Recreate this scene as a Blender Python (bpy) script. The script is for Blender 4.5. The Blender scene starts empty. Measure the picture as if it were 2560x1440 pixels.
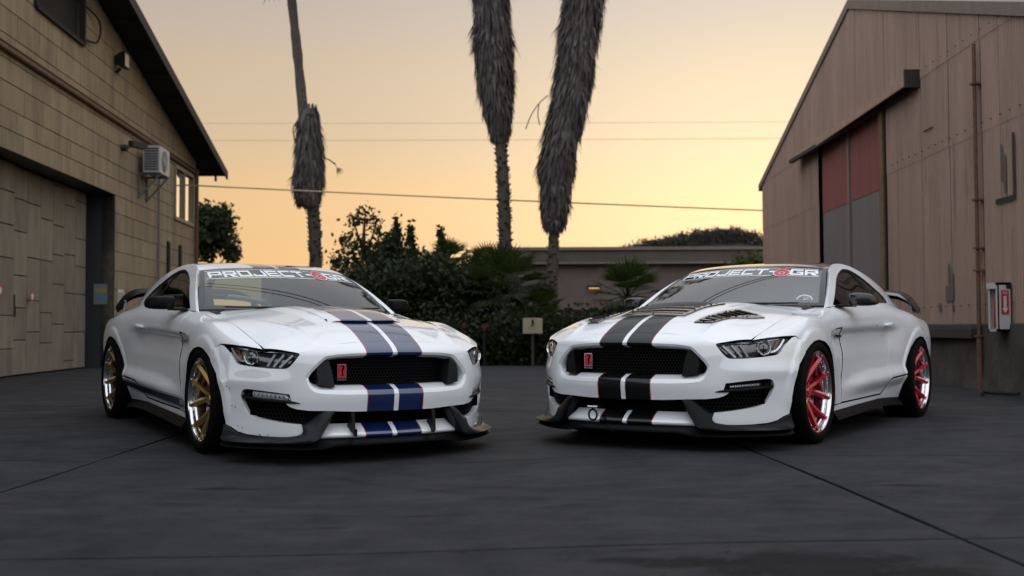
import bpy, math, random
import numpy as np
from mathutils import Matrix, Vector, geometry
D=bpy.data; SC=bpy.context.scene; COL=SC.collection
# ------------------------------------------------------------ camera
cam=D.cameras.new('camera'); cam.sensor_width=36; cam.lens=2697.18/2560*36; cam.clip_end=3000; cam.clip_start=.1
cam.dof.use_dof=True; cam.dof.focus_distance=7.0; cam.dof.aperture_fstop=2.4
CO=D.objects.new('camera',cam); COL.objects.link(CO); SC.camera=CO
CO.matrix_world=Matrix.Translation((0,0,.7953))@Matrix.Rotation(math.pi/2+.03615,4,'X')@Matrix.Rotation(-.004376,4,'Z')
# ------------------------------------------------------------ world: hazy sunset sky
SUN_AZ=math.radians(15); SUN_EL=math.radians(3.0)
W=D.worlds.new('World'); SC.world=W; W.use_nodes=True; nt=W.node_tree; nt.nodes.clear()
N=lambda t:nt.nodes.new(t); LK=nt.links.new
out=N('ShaderNodeOutputWorld'); bg=N('ShaderNodeBackground'); LK(bg.outputs[0],out.inputs[0])
sky=N('ShaderNodeTexSky'); sky.sky_type='NISHITA'; sky.sun_disc=False; sky.sun_elevation=SUN_EL; sky.sun_rotation=SUN_AZ; sky.dust_density=4; sky.air_density=1.2; sky.ozone_density=1.5
bg.inputs['Strength'].default_value=.1
def wm(op,a,b=None,c=None,clamp=False):
    n=N('ShaderNodeMath'); n.operation=op; n.use_clamp=clamp
    for i,v in enumerate((a,b,c)):
        if v is None: continue
        if isinstance(v,(int,float)): n.inputs[i].default_value=v
        else: LK(v,n.inputs[i])
    return n.outputs[0]
def wmix(f,a,b,mode='MIX'):
    n=N('ShaderNodeMix'); n.data_type='RGBA'; n.blend_type=mode
    for i,v in ((0,f),(6,a),(7,b)):
        if isinstance(v,(int,float)): n.inputs[i].default_value=v
        elif isinstance(v,tuple): n.inputs[i].default_value=v+(1,)
        else: LK(v,n.inputs[i])
    return n.outputs[2]
tc=N('ShaderNodeTexCoord'); sx=N('ShaderNodeSeparateXYZ'); LK(tc.outputs['Generated'],sx.inputs[0])
def ramp(fac,stops,inter='EASE'):
    n=N('ShaderNodeValToRGB'); n.color_ramp.interpolation=inter; e=n.color_ramp.elements
    while len(e)<len(stops): e.new(.5)
    for el,(p,c) in zip(e,stops): el.position=p; el.color=c+(1,)
    LK(fac,n.inputs[0]); return n.outputs[0]
el=wm('MAXIMUM',sx.outputs[2],0)
front=ramp(el,[(0,(.92,.53,.19)),(.10,(.80,.51,.24)),(.20,(.60,.46,.31)),(.32,(.46,.40,.37)),(.6,(.80,.82,.88)),(1,(1.42,1.50,1.64))])
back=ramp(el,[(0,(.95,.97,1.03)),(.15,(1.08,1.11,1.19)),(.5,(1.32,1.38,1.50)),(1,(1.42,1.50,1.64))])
dotp=wm('ADD',wm('MULTIPLY',sx.outputs[0],math.sin(SUN_AZ)),wm('MULTIPLY',sx.outputs[1],math.cos(SUN_AZ)))
ff=ramp(wm('MULTIPLY_ADD',dotp,.5,.5),[(.15,(0,0,0)),(.85,(1,1,1))])
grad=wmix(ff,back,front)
# glow round the hidden sun
ang=wm('ADD',wm('MULTIPLY',dotp,math.cos(SUN_EL)),wm('MULTIPLY',sx.outputs[2],math.sin(SUN_EL)))
gl=wm('POWER',wm('MAXIMUM',ang,0),26)
grad=wmix(1.0,grad,wmix(1.0,(.08,.16,.15),gl,'MULTIPLY'),'ADD')
gl2=wm('POWER',wm('MAXIMUM',ang,0),9); grad=wmix(1.0,grad,wmix(1.0,(.20,.17,.14),gl2,'MULTIPLY'),'ADD')
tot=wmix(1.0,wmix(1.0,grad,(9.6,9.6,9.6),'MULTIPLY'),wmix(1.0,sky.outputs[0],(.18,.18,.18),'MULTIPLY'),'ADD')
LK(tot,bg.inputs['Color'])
sun=D.lights.new('sun','SUN'); sun.energy=2.0; sun.angle=math.radians(2.0); sun.color=(1,.72,.42)
so=D.objects.new('sun',sun); COL.objects.link(so); so.rotation_euler=(math.pi/2-SUN_EL,0,math.pi-SUN_AZ)
vs=SC.view_settings; vs.view_transform='Standard'; vs.look='None'; vs.exposure=0; vs.gamma=1; vs.use_curve_mapping=False
SC.cycles.max_bounces=8; SC.cycles.transparent_max_bounces=12; SC.cycles.glossy_bounces=4; SC.cycles.caustics_reflective=False; SC.cycles.caustics_refractive=False
import numpy as np
def A(*v): return np.array(v,float)
class Spl:
    """natural cubic spline weights"""
    def __init__(s,k):
        s.k=k=np.array(k,float); n=len(k); h=np.diff(k); M=np.zeros((n,n)); R=np.zeros((n,n)); M[0,0]=M[-1,-1]=1
        for i in range(1,n-1):
            M[i,i-1]=h[i-1]; M[i,i]=2*(h[i-1]+h[i]); M[i,i+1]=h[i]
            R[i,i-1]=6/h[i-1]; R[i,i]=-6/h[i-1]-6/h[i]; R[i,i+1]=6/h[i]
        s.D=np.linalg.solve(M,R)
    def W(s,x):
        x=np.asarray(x,float); k=s.k; n=len(k); i=np.clip(np.searchsorted(k,x)-1,0,n-2); h=k[i+1]-k[i]
        xc=np.clip(x,k[0],k[-1]); a=(k[i+1]-xc)/h; b=(xc-k[i])/h
        W=np.zeros(x.shape+(n,)); I=np.arange(x.size); Wf=W.reshape(-1,n); ff=i.ravel()
        Wf[I,ff]+=a.ravel(); Wf[I,ff+1]+=b.ravel()
        Wf+=((a**3-a)*h*h/6).ravel()[:,None]*s.D[ff]+((b**3-b)*h*h/6).ravel()[:,None]*s.D[ff+1]
        e=(x-xc).ravel()
        if np.any(e!=0):
            for end,sg in ((0,-1),(n-1,1)):
                m=(e*sg)>0
                if m.any():
                    if end==0: h0=k[1]-k[0]; d=np.zeros(n); d[0]-=1/h0; d[1]+=1/h0; d+=-h0/3*s.D[0]-h0/6*s.D[1]
                    else: h0=k[-1]-k[-2]; d=np.zeros(n); d[-2]-=1/h0; d[-1]+=1/h0; d+=h0/6*s.D[-2]+h0/3*s.D[-1]
                    Wf[m]+=e[m][:,None]*d
        return W
def curve(k,y):
    sp=Spl(k); y=np.array(y,float)
    return lambda x: sp.W(x)@y
def lerp(k,y): 
    k=np.array(k,float); y=np.array(y,float)
    if k[0]>k[-1]: k=k[::-1]; y=y[::-1]
    return lambda x: np.interp(x,k,y)
def sst(t): t=np.clip(t,0,1); return t*t*(3-2*t)
# ---------- side S(x,v): v 0..6
SX=[.75,.45,.2,0,-.25,-.5,-1.0,-1.6,-2.1,-2.45,-2.75,-3.1,-3.45,-3.75][::-1]
_S={ .75:[(.80,.15),(.81,.33),(.81,.48),(.80,.57),(.79,.632),(.768,.668),(.735,.682)],
 .45:[(.90,.15),(.905,.35),(.912,.52),(.908,.63),(.888,.705),(.835,.748),(.75,.762)],
 .2:[(.915,.15),(.928,.35),(.936,.54),(.936,.67),(.916,.755),(.858,.805),(.75,.822)],
 0:[(.915,.15),(.93,.35),(.938,.55),(.937,.69),(.918,.785),(.866,.845),(.75,.857)],
 -.25:[(.91,.15),(.925,.35),(.932,.55),(.928,.70),(.912,.795),(.866,.852),(.752,.87)],
 -.5:[(.905,.15),(.915,.35),(.91,.55),(.91,.7),(.90,.80),(.866,.864),(.768,.902)],
 -1.0:[(.89,.15),(.90,.35),(.885,.55),(.892,.70),(.893,.80),(.868,.88),(.805,.945)],
 -1.6:[(.865,.15),(.89,.35),(.875,.55),(.884,.70),(.888,.80),(.868,.89),(.808,.965)],
 -2.1:[(.84,.15),(.885,.35),(.895,.55),(.903,.70),(.903,.80),(.876,.90),(.80,.985)],
 -2.45:[(.83,.15),(.895,.35),(.922,.55),(.932,.70),(.922,.80),(.88,.895),(.77,.975)],
 -2.75:[(.84,.15),(.90,.35),(.928,.55),(.936,.70),(.922,.80),(.868,.895),(.73,.955)],
 -3.1:[(.83,.15),(.885,.35),(.912,.55),(.915,.68),(.898,.78),(.838,.87),(.66,.935)],
 -3.45:[(.75,.15),(.82,.35),(.85,.55),(.853,.68),(.838,.78),(.78,.86),(.60,.925)],
 -3.75:[(.60,.15),(.68,.35),(.71,.55),(.72,.68),(.71,.78),(.66,.85),(.52,.915)]}
_SY=np.array([[q[0] for q in _S[x]] for x in SX]); _SZ=np.array([[q[1] for q in _S[x]] for x in SX])
_sx=Spl(SX); _sv=Spl(np.arange(7))
_zl=lerp([-.44,-.68,-1.22,-1.62,-2.2],[.762,.776,.789,.795,.799])
_lt=lerp([-.3,-.55,-1.04,-1.68,-2.2,-2.6],[.38,.384,.434,.457,.462,.46]); _lb=lerp([-.3,-.55,-1.04,-1.8,-2.24,-2.6],[.335,.345,.362,.378,.39,.39])
ARF=(0.02,.345); ARR=(-2.72,.345)
def side(x,v,detail=True):
    x=np.asarray(x,float); v=np.asarray(v,float); Wx=_sx.W(x); Wv=_sv.W(v)
    y=np.einsum('...i,...j,ij->...',Wx,Wv,_SY); z=np.einsum('...i,...j,ij->...',Wx,Wv,_SZ)
    if detail:
        # body line: recess below crease
        zl=_zl(x); t=(zl-z); amp=.030*sst((-.30-x)/.15)*sst((x+2.3)/.45)
        y=y-amp*sst((t+.003)/.060)*(1-sst((t-.065)/.17))+amp*.10*np.exp(-((z-zl-.012)/.02)**2)*(t<0)
        # lower ledge
        a2=.046*sst((-.48-x)/.75)*sst((x+2.6)/.5); lt,lb=_lt(x),_lb(x)
        y=y+a2*sst((lt+.015-z)/np.maximum(lt-lb+.01,.02))-a2*.9*sst((lb-.0-z)/.10)
        # wheel arch flares
        for (cx,cz),r0 in ((ARF,.405),(ARR,.42)):
            d=np.hypot((x-cx)*.93,np.maximum(z-cz,-.03)*1.08 if False else (z-cz))
            w=.012*(1-sst((d-r0)/.035))*sst((z-.20)/.12)
            y=y+w*sst((d-.25)/.05)
    return np.stack([x,y,z],-1)
def side_v(x,z):
    x=np.asarray(x,float); z=np.asarray(z,float); vs=np.linspace(0,6,121); out=np.zeros(np.broadcast(x,z).shape)
    xf=np.broadcast_to(x,out.shape).ravel(); zf=np.broadcast_to(z,out.shape).ravel(); o=out.ravel()
    for i in range(len(xf)):
        zz=side(np.full(121,xf[i]),vs,False)[:,2]; o[i]=np.interp(zf[i],np.maximum.accumulate(zz),vs)
    return o.reshape(out.shape)
# ---------- bumper B(t,z), t in metres along plan
_BY=A(0,.1,.2,.3,.4,.5,.56,.63,.70,.76,.82,.87,.905,.93,.942); _BD=A(0,.003,.012,.029,.052,.083,.108,.16,.235,.31,.395,.475,.55,.64,.74)
_BT=np.concatenate([[0],np.cumsum(np.hypot(np.diff(_BY),np.diff(_BD)))])
_by=curve(_BT,_BY); _bd=curve(_BT,_BD)
_bn=curve([.04,.12,.20,.28,.34,.40,.45,.50,.56,.62,.655,.675,.69,.705,.722,.746,.775,.81],[.975,.985,.99,.992,1.0,1.008,1.007,1.003,.999,.994,.989,.983,.971,.954,.929,.886,.826,.75])
def bump(t,z,detail=True):
    t,z=np.broadcast_arrays(np.asarray(t,float),np.asarray(z,float)); at=np.abs(t); y=_by(at); d=_bd(at); x=_bn(z)-d
    if detail:
        # outer corner: lower part tucks inward, brow under the headlight swells
        side_w=sst((at-.55)/.35)
        x=x+.012*side_w*np.exp(-((z-.50)/.05)**2)-.02*sst((at-.45)/.2)*sst((.19-z)/.12)
        y=y+.010*side_w*np.exp(-((z-.50)/.06)**2)-.02*sst((at-.9)/.3)*sst((.21-z)/.15)
        y=y-.018*sst((z-.6)/.15)*sst((at-.75)/.4)
        for (cx,cz),r0 in ((ARF,.425),):
            dd=np.hypot((x-cx)*.93,z-cz); y=y+.012*(1-sst((dd-r0)/.03))*sst((z-.22)/.1)*sst((at-.9)/.2)
    return np.stack([x,np.sign(t+1e-12)*y,z],-1)
# ---------- hood
HXs=[-.8,-.5,-.25,0,.25,.5,.65,.78,.86,.95]; HYs=[0,.2,.4,.5,.6,.75,.9]
_HZ=np.array([[.966,.962,.950,.944,.938,.930,.92],[.962,.956,.938,.928,.917,.901,.88],[.954,.947,.920,.906,.893,.870,.83],[.940,.931,.903,.889,.876,.857,.83],
 [.914,.904,.878,.864,.845,.809,.76],[.873,.864,.840,.826,.799,.748,.69],[.842,.834,.806,.790,.762,.709,.64],[.796,.788,.755,.738,.702,.655,.58],[.760,.751,.713,.690,.652,.60,.53],[.712,.702,.660,.635,.59,.53,.46]])
_hx=Spl(HXs); _hy=Spl(HYs)
def hood(x,y,dome=1):
    x,y=np.broadcast_arrays(np.asarray(x,float),np.asarray(y,float)); ay=np.abs(y)
    ay2=np.sqrt(ay*ay+.03**2)-.03
    z=np.einsum('...i,...j,ij->...',_hx.W(x),_hy.W(ay2),_HZ)
    z=z+dome*.016*sst((.355-ay)/.07)*sst((.62-x)/.35)*sst((x+.62)/.4)
    z=z+.009*np.exp(-((ay-(.49+.12*sst((.84-x)/.8)))/.026)**2)*sst((x-.0)/.5)*(1-sst((x-.80)/.08))
    xs=np.interp(ay,[0,.197,.367,.444,.499,.538,.565,.585],[.891,.887,.876,.872,.873,.875,.870,.859]); z=z+np.interp(ay,[0,.197,.367,.444,.499,.538,.585,.70],[-.003,-.003,.008,.011,.006,.007,.003,0])*np.exp(-(np.maximum(xs-x,0)/.10)**2)
    z=z-np.interp(x,[-.6,-.45,-.3,-.15,0,.15,.3,.5,.6,.69],[0,.002,.006,.005,.004,.006,.007,.010,.012,.010])*np.exp(-(np.maximum(.752-ay,0)/.07)**2)
    return np.stack([x,y,z],-1)
# ---------- greenhouse side G(x,z)
_gy=lambda x: np.einsum('...i,i->...',_sx.W(x),_SY[:,6]); _gz=lambda x: np.einsum('...i,i->...',_sx.W(x),_SZ[:,6])
def green(x,z):
    x=np.asarray(x,float); z=np.asarray(z,float); h=z-_gz(x)
    y=_gy(x)-(.58*h+.5*h*h*np.sign(h))
    return np.stack([x,y,z],-1)
# ---------- roof T(x,y)
_tc=curve([-3.8,-3.5,-3.25,-3.0,-2.6,-2.2,-1.8,-1.5,-1.19,-.9],[.985,1.0,1.045,1.14,1.262,1.316,1.331,1.315,1.272,1.18])
_tr=curve([-3.8,-3.5,-3.25,-3.0,-2.77,-2.5,-2.2,-1.9,-1.57,-1.27,-.9],[.94,.955,1.0,1.10,1.168,1.22,1.268,1.294,1.283,1.236,1.12])
_ty=curve([-3.8,-3.25,-3.0,-2.5,-2.0,-1.5,-1.2],[.55,.555,.545,.55,.56,.565,.60])
def roof(x,y):
    x=np.asarray(x,float); y=np.asarray(y,float); q=np.abs(y)/_ty(x)
    z=_tc(x)-(_tc(x)-_tr(x))*(.55*q**2+.45*q**4)
    return np.stack([x,y,z],-1)
# ---------- windshield W(u,w) u -1..1, w 0 bottom..1 top
def wind(u,w):
    u=np.asarray(u,float); w=np.asarray(w,float); q=u*u
    bx=-.46-.275*q; by=.751*u; bz=.945-.009*q
    tx=-1.194-.075*q; ty=.592*u; tz=1.270-.031*q
    x=bx+(tx-bx)*w; y=by+(ty-by)*w; z=bz+(tz-bz)*w
    b=4*w*(1-w); return np.stack([x+.012*b,y,z+.018*b],-1)
def grad_n(S,a,b,e=1e-3):
    da=S(a+e,b)-S(a-e,b); db=S(a,b+e)-S(a,b-e); n=np.cross(da,db); return n/np.maximum(np.linalg.norm(n,axis=-1,keepdims=True),1e-12)
CARL=(-1.25236,7.55936,.55562,0,-.015242,.0047185); CARR=(1.27263,7.76098,.59819,.0003,.0056148,.0007439)
def ground_z(x,y):
    x=np.asarray(x,float); y=np.asarray(y,float)
    def pl(c,sg):
        px,py,yaw,dz,cpi,cro=c; X=(x-px)*sg*math.sin(yaw)-(y-py)*math.cos(yaw); Y=-(x-px)*sg*math.cos(yaw)-(y-py)*math.sin(yaw); return dz+cpi*(X+1.36)+cro*Y, np.exp(-np.maximum(0,np.hypot(X+1.36,Y)-2.4)**2/5.0)
    a,wa=pl(CARL,1); b,wb=pl(CARR,-1); s=sst((x+.9)/1.8); wa=wa*(1-s); wb=wb*s
    return a*wa+b*wb
# ------------------------------------------------------------ helpers
RNG=np.random.default_rng(7); random.seed(7)
def prop(o,label=None,cat=None,group=None,kind=None):
    for k,v in (('label',label),('category',cat),('group',group),('kind',kind)):
        if v: o[k]=v
    return o
def empty(name,loc=(0,0,0),rz=0,label=None,cat=None,group=None):
    o=D.objects.new(name,None); COL.objects.link(o); o.location=loc; o.rotation_euler=(0,0,rz); o.empty_display_size=.2
    return prop(o,label,cat,group)
def mk(name,V,F,mat,parent=None,normals=None,mir=False,angle=40,loc=None,label=None,cat=None,group=None,kind=None,mats=None,midx=None,rz=0):
    V=np.asarray(V,float)
    if mir:
        V=V*np.array([1,-1,1]); F=[tuple(reversed(f)) for f in F]
        if normals is not None: normals=np.asarray(normals)*np.array([1,-1,1])
    me=D.meshes.new(name); me.from_pydata(V.tolist(),[],[tuple(int(i) for i in f) for f in F],shade_flat=False)
    for m in (mats or [mat]): me.materials.append(m)
    if midx is not None: me.polygons.foreach_set('material_index',np.asarray(midx,dtype=np.int32))
    me.update()
    if normals is not None: me.normals_split_custom_set_from_vertices(np.asarray(normals,float).tolist())
    elif angle is not None: me.set_sharp_from_angle(angle=math.radians(angle))
    o=D.objects.new(name,me); COL.objects.link(o)
    if parent is not None: o.parent=parent
    if loc is not None: o.location=loc
    if rz: o.rotation_euler=(0,0,rz)
    return prop(o,label,cat,group,kind)
def inst(o,name=None,parent=None,loc=None,rot=None,label=None):
    c=o.copy(); COL.objects.link(c); c.parent=parent if parent is not None else o.parent
    if loc is not None: c.location=loc
    if rot is not None: c.rotation_euler=rot
    if label: c['label']=label
    return c
def copy_tree(o,parent=None):
    c=o.copy(); COL.objects.link(c); c.parent=parent
    for ch in list(o.children): copy_tree(ch,c)
    return c
class MB:
    def __init__(s): s.V=[]; s.F=[]; s.M=[]; s.n=0
    def add(s,V,F,m=0):
        V=np.asarray(V,float).reshape(-1,3); s.V.append(V); s.F+= [tuple(int(i)+s.n for i in f) for f in F]; s.M+=[m]*len(F); s.n+=len(V)
    def box(s,lo,hi,m=0):
        x0,y0,z0=lo; x1,y1,z1=hi
        s.add([(x0,y0,z0),(x1,y0,z0),(x1,y1,z0),(x0,y1,z0),(x0,y0,z1),(x1,y0,z1),(x1,y1,z1),(x0,y1,z1)],[(0,3,2,1),(4,5,6,7),(0,1,5,4),(1,2,6,5),(2,3,7,6),(3,0,4,7)],m)
    def bar(s,a,b,w,h=None,up=(0,0,1),m=0):
        a=np.array(a,float); b=np.array(b,float); h=h or w; d=b-a; d=d/np.linalg.norm(d); u=np.array(up,float); sd=np.cross(d,u)
        if np.linalg.norm(sd)<1e-4: sd=np.cross(d,(1,0,0))
        sd/=np.linalg.norm(sd); u=np.cross(sd,d); c=[(-1,-1),(1,-1),(1,1),(-1,1)]
        P=[p+sd*i*w/2+u*j*h/2 for p in (a,b) for i,j in c]
        s.add(P,[(0,1,2,3),(7,6,5,4)]+[(i,4+i,4+(i+1)%4,(i+1)%4) for i in range(4)],m)
    def tube(s,pts,r,n=8,caps=True,m=0):
        pts=np.asarray(pts,float); k=len(pts); rr=np.broadcast_to(np.asarray(r,float),(k,)); T=np.gradient(pts,axis=0); T/=np.linalg.norm(T,axis=1)[:,None]+1e-12
        ref=np.array([0,0,1.]) if abs(T[0,2])<.9 else np.array([1.,0,0]); V=[]
        for i in range(k):
            a=np.cross(T[i],ref); a/=np.linalg.norm(a)+1e-12; b=np.cross(T[i],a); ref=np.cross(a,T[i])
            for j in range(n):
                t=2*math.pi*j/n; V.append(pts[i]+rr[i]*(math.cos(t)*a+math.sin(t)*b))
        F=[(i*n+j,i*n+(j+1)%n,(i+1)*n+(j+1)%n,(i+1)*n+j) for i in range(k-1) for j in range(n)]
        if caps: F+=[tuple(range(n))[::-1],tuple((k-1)*n+j for j in range(n))]
        s.add(V,F,m)
    def lathe(s,prof,n=32,axis='y',m=0,close=False):
        prof=np.asarray(prof,float); k=len(prof); V=[]
        for r,h in prof:
            for j in range(n):
                t=2*math.pi*j/n; c,q=r*math.cos(t),r*math.sin(t)
                V.append((c,h,q) if axis=='y' else (c,q,h) if axis=='z' else (h,c,q))
        F=[]
        for i in range(k-1 if not close else k):
            for j in range(n):
                a,b=i*n+j,i*n+(j+1)%n; i2=(i+1)%k; F.append((a,b,i2*n+(j+1)%n,i2*n+j) if axis!='y' else (b,a,i2*n+j,i2*n+(j+1)%n))
        s.add(V,F,m)
    def loft(s,secs,closed=True,caps=True,m=0):
        secs=np.array([[np.array([float(c) for c in p]) for p in s_] for s_ in secs]); k,n=secs.shape[:2]; F=[]
        for i in range(k-1):
            for j in range(n if closed else n-1): F.append((i*n+j,i*n+(j+1)%n,(i+1)*n+(j+1)%n,(i+1)*n+j))
        if closed and caps: F+=[tuple(range(n))[::-1],tuple((k-1)*n+j for j in range(n))]
        s.add(secs.reshape(-1,3),F,m)
    def build(s,name,mat,parent=None,**k):
        V=np.concatenate(s.V); mats=None
        if isinstance(mat,(list,tuple)): mats=list(mat); k['midx']=s.M
        return mk(name,V,s.F,mat if mats is None else None,parent,mats=mats,**k)
def inpoly(P,poly):
    x,y=P[:,0],P[:,1]; c=np.zeros(len(P),bool); n=len(poly); j=n-1
    for i in range(n):
        xi,yi=poly[i]; xj,yj=poly[j]
        if yi!=yj:
            m=((yi>y)!=(yj>y))&(x<(xj-xi)*(y-yi)/(yj-yi)+xi); c^=m
        j=i
    return c
def dens(poly,h,closed=True):
    poly=np.asarray(poly,float); o=[]; n=len(poly)
    for i in range(n if closed else n-1):
        a,b=poly[i],poly[(i+1)%n]; k=max(1,int(math.ceil(np.linalg.norm(b-a)/h)))
        for j in range(k): o.append(a+(b-a)*j/k)
    if not closed: o.append(poly[-1])
    return np.array(o)
def crv(pts,n=6):
    """smooth open curve through 2-D/3-D points (Catmull-Rom)"""
    P=np.asarray(pts,float); P=np.concatenate([[2*P[0]-P[1]],P,[2*P[-1]-P[-2]]]); o=[]
    for i in range(1,len(P)-2):
        for k in range(n):
            t=k/n; o.append(.5*((2*P[i])+(-P[i-1]+P[i+1])*t+(2*P[i-1]-5*P[i]+4*P[i+1]-P[i+2])*t*t+(-P[i-1]+3*P[i]-3*P[i+1]+P[i+2])*t**3))
    o.append(P[-2]); return np.array(o)
def area2(p): x,y=p[:,0],p[:,1]; return .5*np.sum(x*np.roll(y,-1)-np.roll(x,-1)*y)
def cdt(outer,holes,h,sc):
    """triangulate a 2-D region; returns points, tris, loops of boundary indices"""
    sc=np.array(sc,float); loops=[dens(np.asarray(outer,float)*sc,h)]+[dens(np.asarray(q,float)*sc,h) for q in holes]
    pts=np.concatenate(loops); edges=[]; idx=[]; k=0
    for l in loops:
        n=len(l); edges+=[(k+i,k+(i+1)%n) for i in range(n)]; idx.append(np.arange(k,k+n)); k+=n
    lo,hi=loops[0].min(0),loops[0].max(0); gx=np.arange(lo[0],hi[0],h); gy=np.arange(lo[1],hi[1],h*.866)
    G=np.array([(x+(h/2 if j%2 else 0),y) for j,y in enumerate(gy) for x in gx]) if len(gx) and len(gy) else np.zeros((0,2))
    if len(G):
        m=inpoly(G,loops[0])
        for l in loops[1:]: m&=~inpoly(G,l)
        G=G[m]
        if len(G):
            d=np.min(np.stack([np.min(((G[:,None,:]-pts[None,i:i+200,:])**2).sum(-1),1) for i in range(0,len(pts),200)]),0); G=G[d>(.55*h)**2]
    P=np.concatenate([pts,G]); vo,eo,fo,ov,oe,of=geometry.delaunay_2d_cdt([Vector(p) for p in P],edges,[],0,1e-7)
    Q=np.array([(v[0],v[1]) for v in vo]); T=np.array([f for f in fo if len(f)==3]); c=Q[T].mean(1); m=inpoly(c,loops[0])
    for l in loops[1:]: m&=~inpoly(c,l)
    T=T[m]; back={}
    for i,os_ in enumerate(ov):
        for q in os_: back[q]=i
    lp=[np.array([back[i] for i in ii]) for ii in idx]
    return Q/sc,T,lp
def panel(name,S,outer,mat,parent=None,holes=(),h=.03,sc=(1,1),mir=False,gap=.0016,flange=.02,bevel=.0025,flip=1,off=0,label=None,mats=None,kind=None,nofl=None,cat=None,loc=None,dark=None):
    Q,T,loops=cdt(outer,holes,h,sc); a,b=Q[:,0],Q[:,1]
    P=S(a,b); n=grad_n(S,a,b)*flip; P=P+n*off; V=[P.copy()]; NN=[n]; F=[]; base=len(P)
    fn=np.cross(P[T[:,1]]-P[T[:,0]],P[T[:,2]]-P[T[:,0]]); s=np.einsum('ij,ij->i',fn,n[T].mean(1)); T=np.where((s<0)[:,None],T[:,::-1],T)
    F+=[tuple(t) for t in T]; MI=[0]*len(F)
    if flange>0:
        for li,lp in enumerate(loops):
            B=P[lp]; nb=n[lp]; tg=np.roll(B,-1,0)-np.roll(B,1,0); tg/=np.linalg.norm(tg,axis=1)[:,None]+1e-12
            outw=np.cross(tg,nb); outw/=np.linalg.norm(outw,axis=1)[:,None]+1e-12
            # sign: outward = away from neighbours (orientation of loop in param space)
            sg=1 if area2(Q[lp])>0 else -1
            da=np.cross(S(a[lp]+1e-3,b[lp])-S(a[lp]-1e-3,b[lp]),S(a[lp],b[lp]+1e-3)-S(a[lp],b[lp]-1e-3)); sg2=np.sign(np.einsum('ij,ij->i',da,nb)); outw=outw*(sg*sg2)[:,None]*(-1 if li else 1)
            V[0][lp]=B-outw*(gap+bevel*.5)
            m=len(lp); r0=V[0][lp]; r1=B-outw*gap-nb*bevel; r2=r1-nb*flange
            k=base; V+=[r0,r1,r1,r2]; no1=outw*.7+nb*.7; NN+=[nb,no1,outw,outw]; base+=4*m
            up=(sg*sg2[0])*(-1 if li else 1)>0
            for r in (0,2):
                for i in range(m):
                    j=(i+1)%m; q=(k+r*m+i,k+(r+1)*m+i,k+(r+1)*m+j,k+r*m+j); F.append(q if up else q[::-1]); MI.append(1 if r==2 else 0)  # with dark set, the flange sides carry the gap's shade as colour
    return mk(name,np.concatenate(V),F,mat,parent,normals=np.concatenate(NN),mir=mir,label=label,mats=[mat,dark] if dark else mats,midx=MI if dark else None,kind=kind,cat=cat,loc=loc)
def sheet(name,G,mat,parent=None,mir=False,thick=0,closed=False,angle=40,**k):
    G=np.asarray(G,float); n,m=G.shape[:2]; V=G.reshape(-1,3); F=[(i*m+j,i*m+(j+1)%m,(i+1)*m+(j+1)%m,(i+1)*m+j) for i in range(n-1) for j in range(m if closed else m-1)]
    if thick:
        du=np.gradient(G,axis=0); dv=np.gradient(G,axis=1); nn=np.cross(du,dv); nn/=np.linalg.norm(nn,axis=-1,keepdims=True)+1e-12
        V2=(G-nn*thick).reshape(-1,3); o=len(V); F=[f[::-1] for f in F]; F+=[tuple(o+i for i in f[::-1]) for f in F]; V=np.concatenate([V,V2])
        F2=F[:len(F)//2]; F=F2+[tuple(o+i for i in f[::-1]) for f in F2]
        ring=[i*m for i in range(n)]+[(n-1)*m+j for j in range(1,m)]+[i*m+m-1 for i in range(n-2,-1,-1)]+[j for j in range(m-2,0,-1)]
        for i in range(len(ring)): a,b=ring[i],ring[(i+1)%len(ring)]; F.append((a,b,o+b,o+a))
    return mk(name,V,F,mat,parent,mir=mir,angle=angle,**k)
def text_mesh(s,size=1):
    c=D.curves.new('t','FONT'); c.body=s; c.size=size; c.align_x='CENTER'; c.align_y='CENTER'; c.resolution_u=2
    o=D.objects.new('t',c); COL.objects.link(o); bpy.context.view_layer.update()
    me=o.to_mesh(); V=np.array([v.co[:] for v in me.vertices]).reshape(-1,3); F=[tuple(p.vertices) for p in me.polygons]; o.to_mesh_clear()
    D.objects.remove(o); D.curves.remove(c); return V,F
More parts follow.
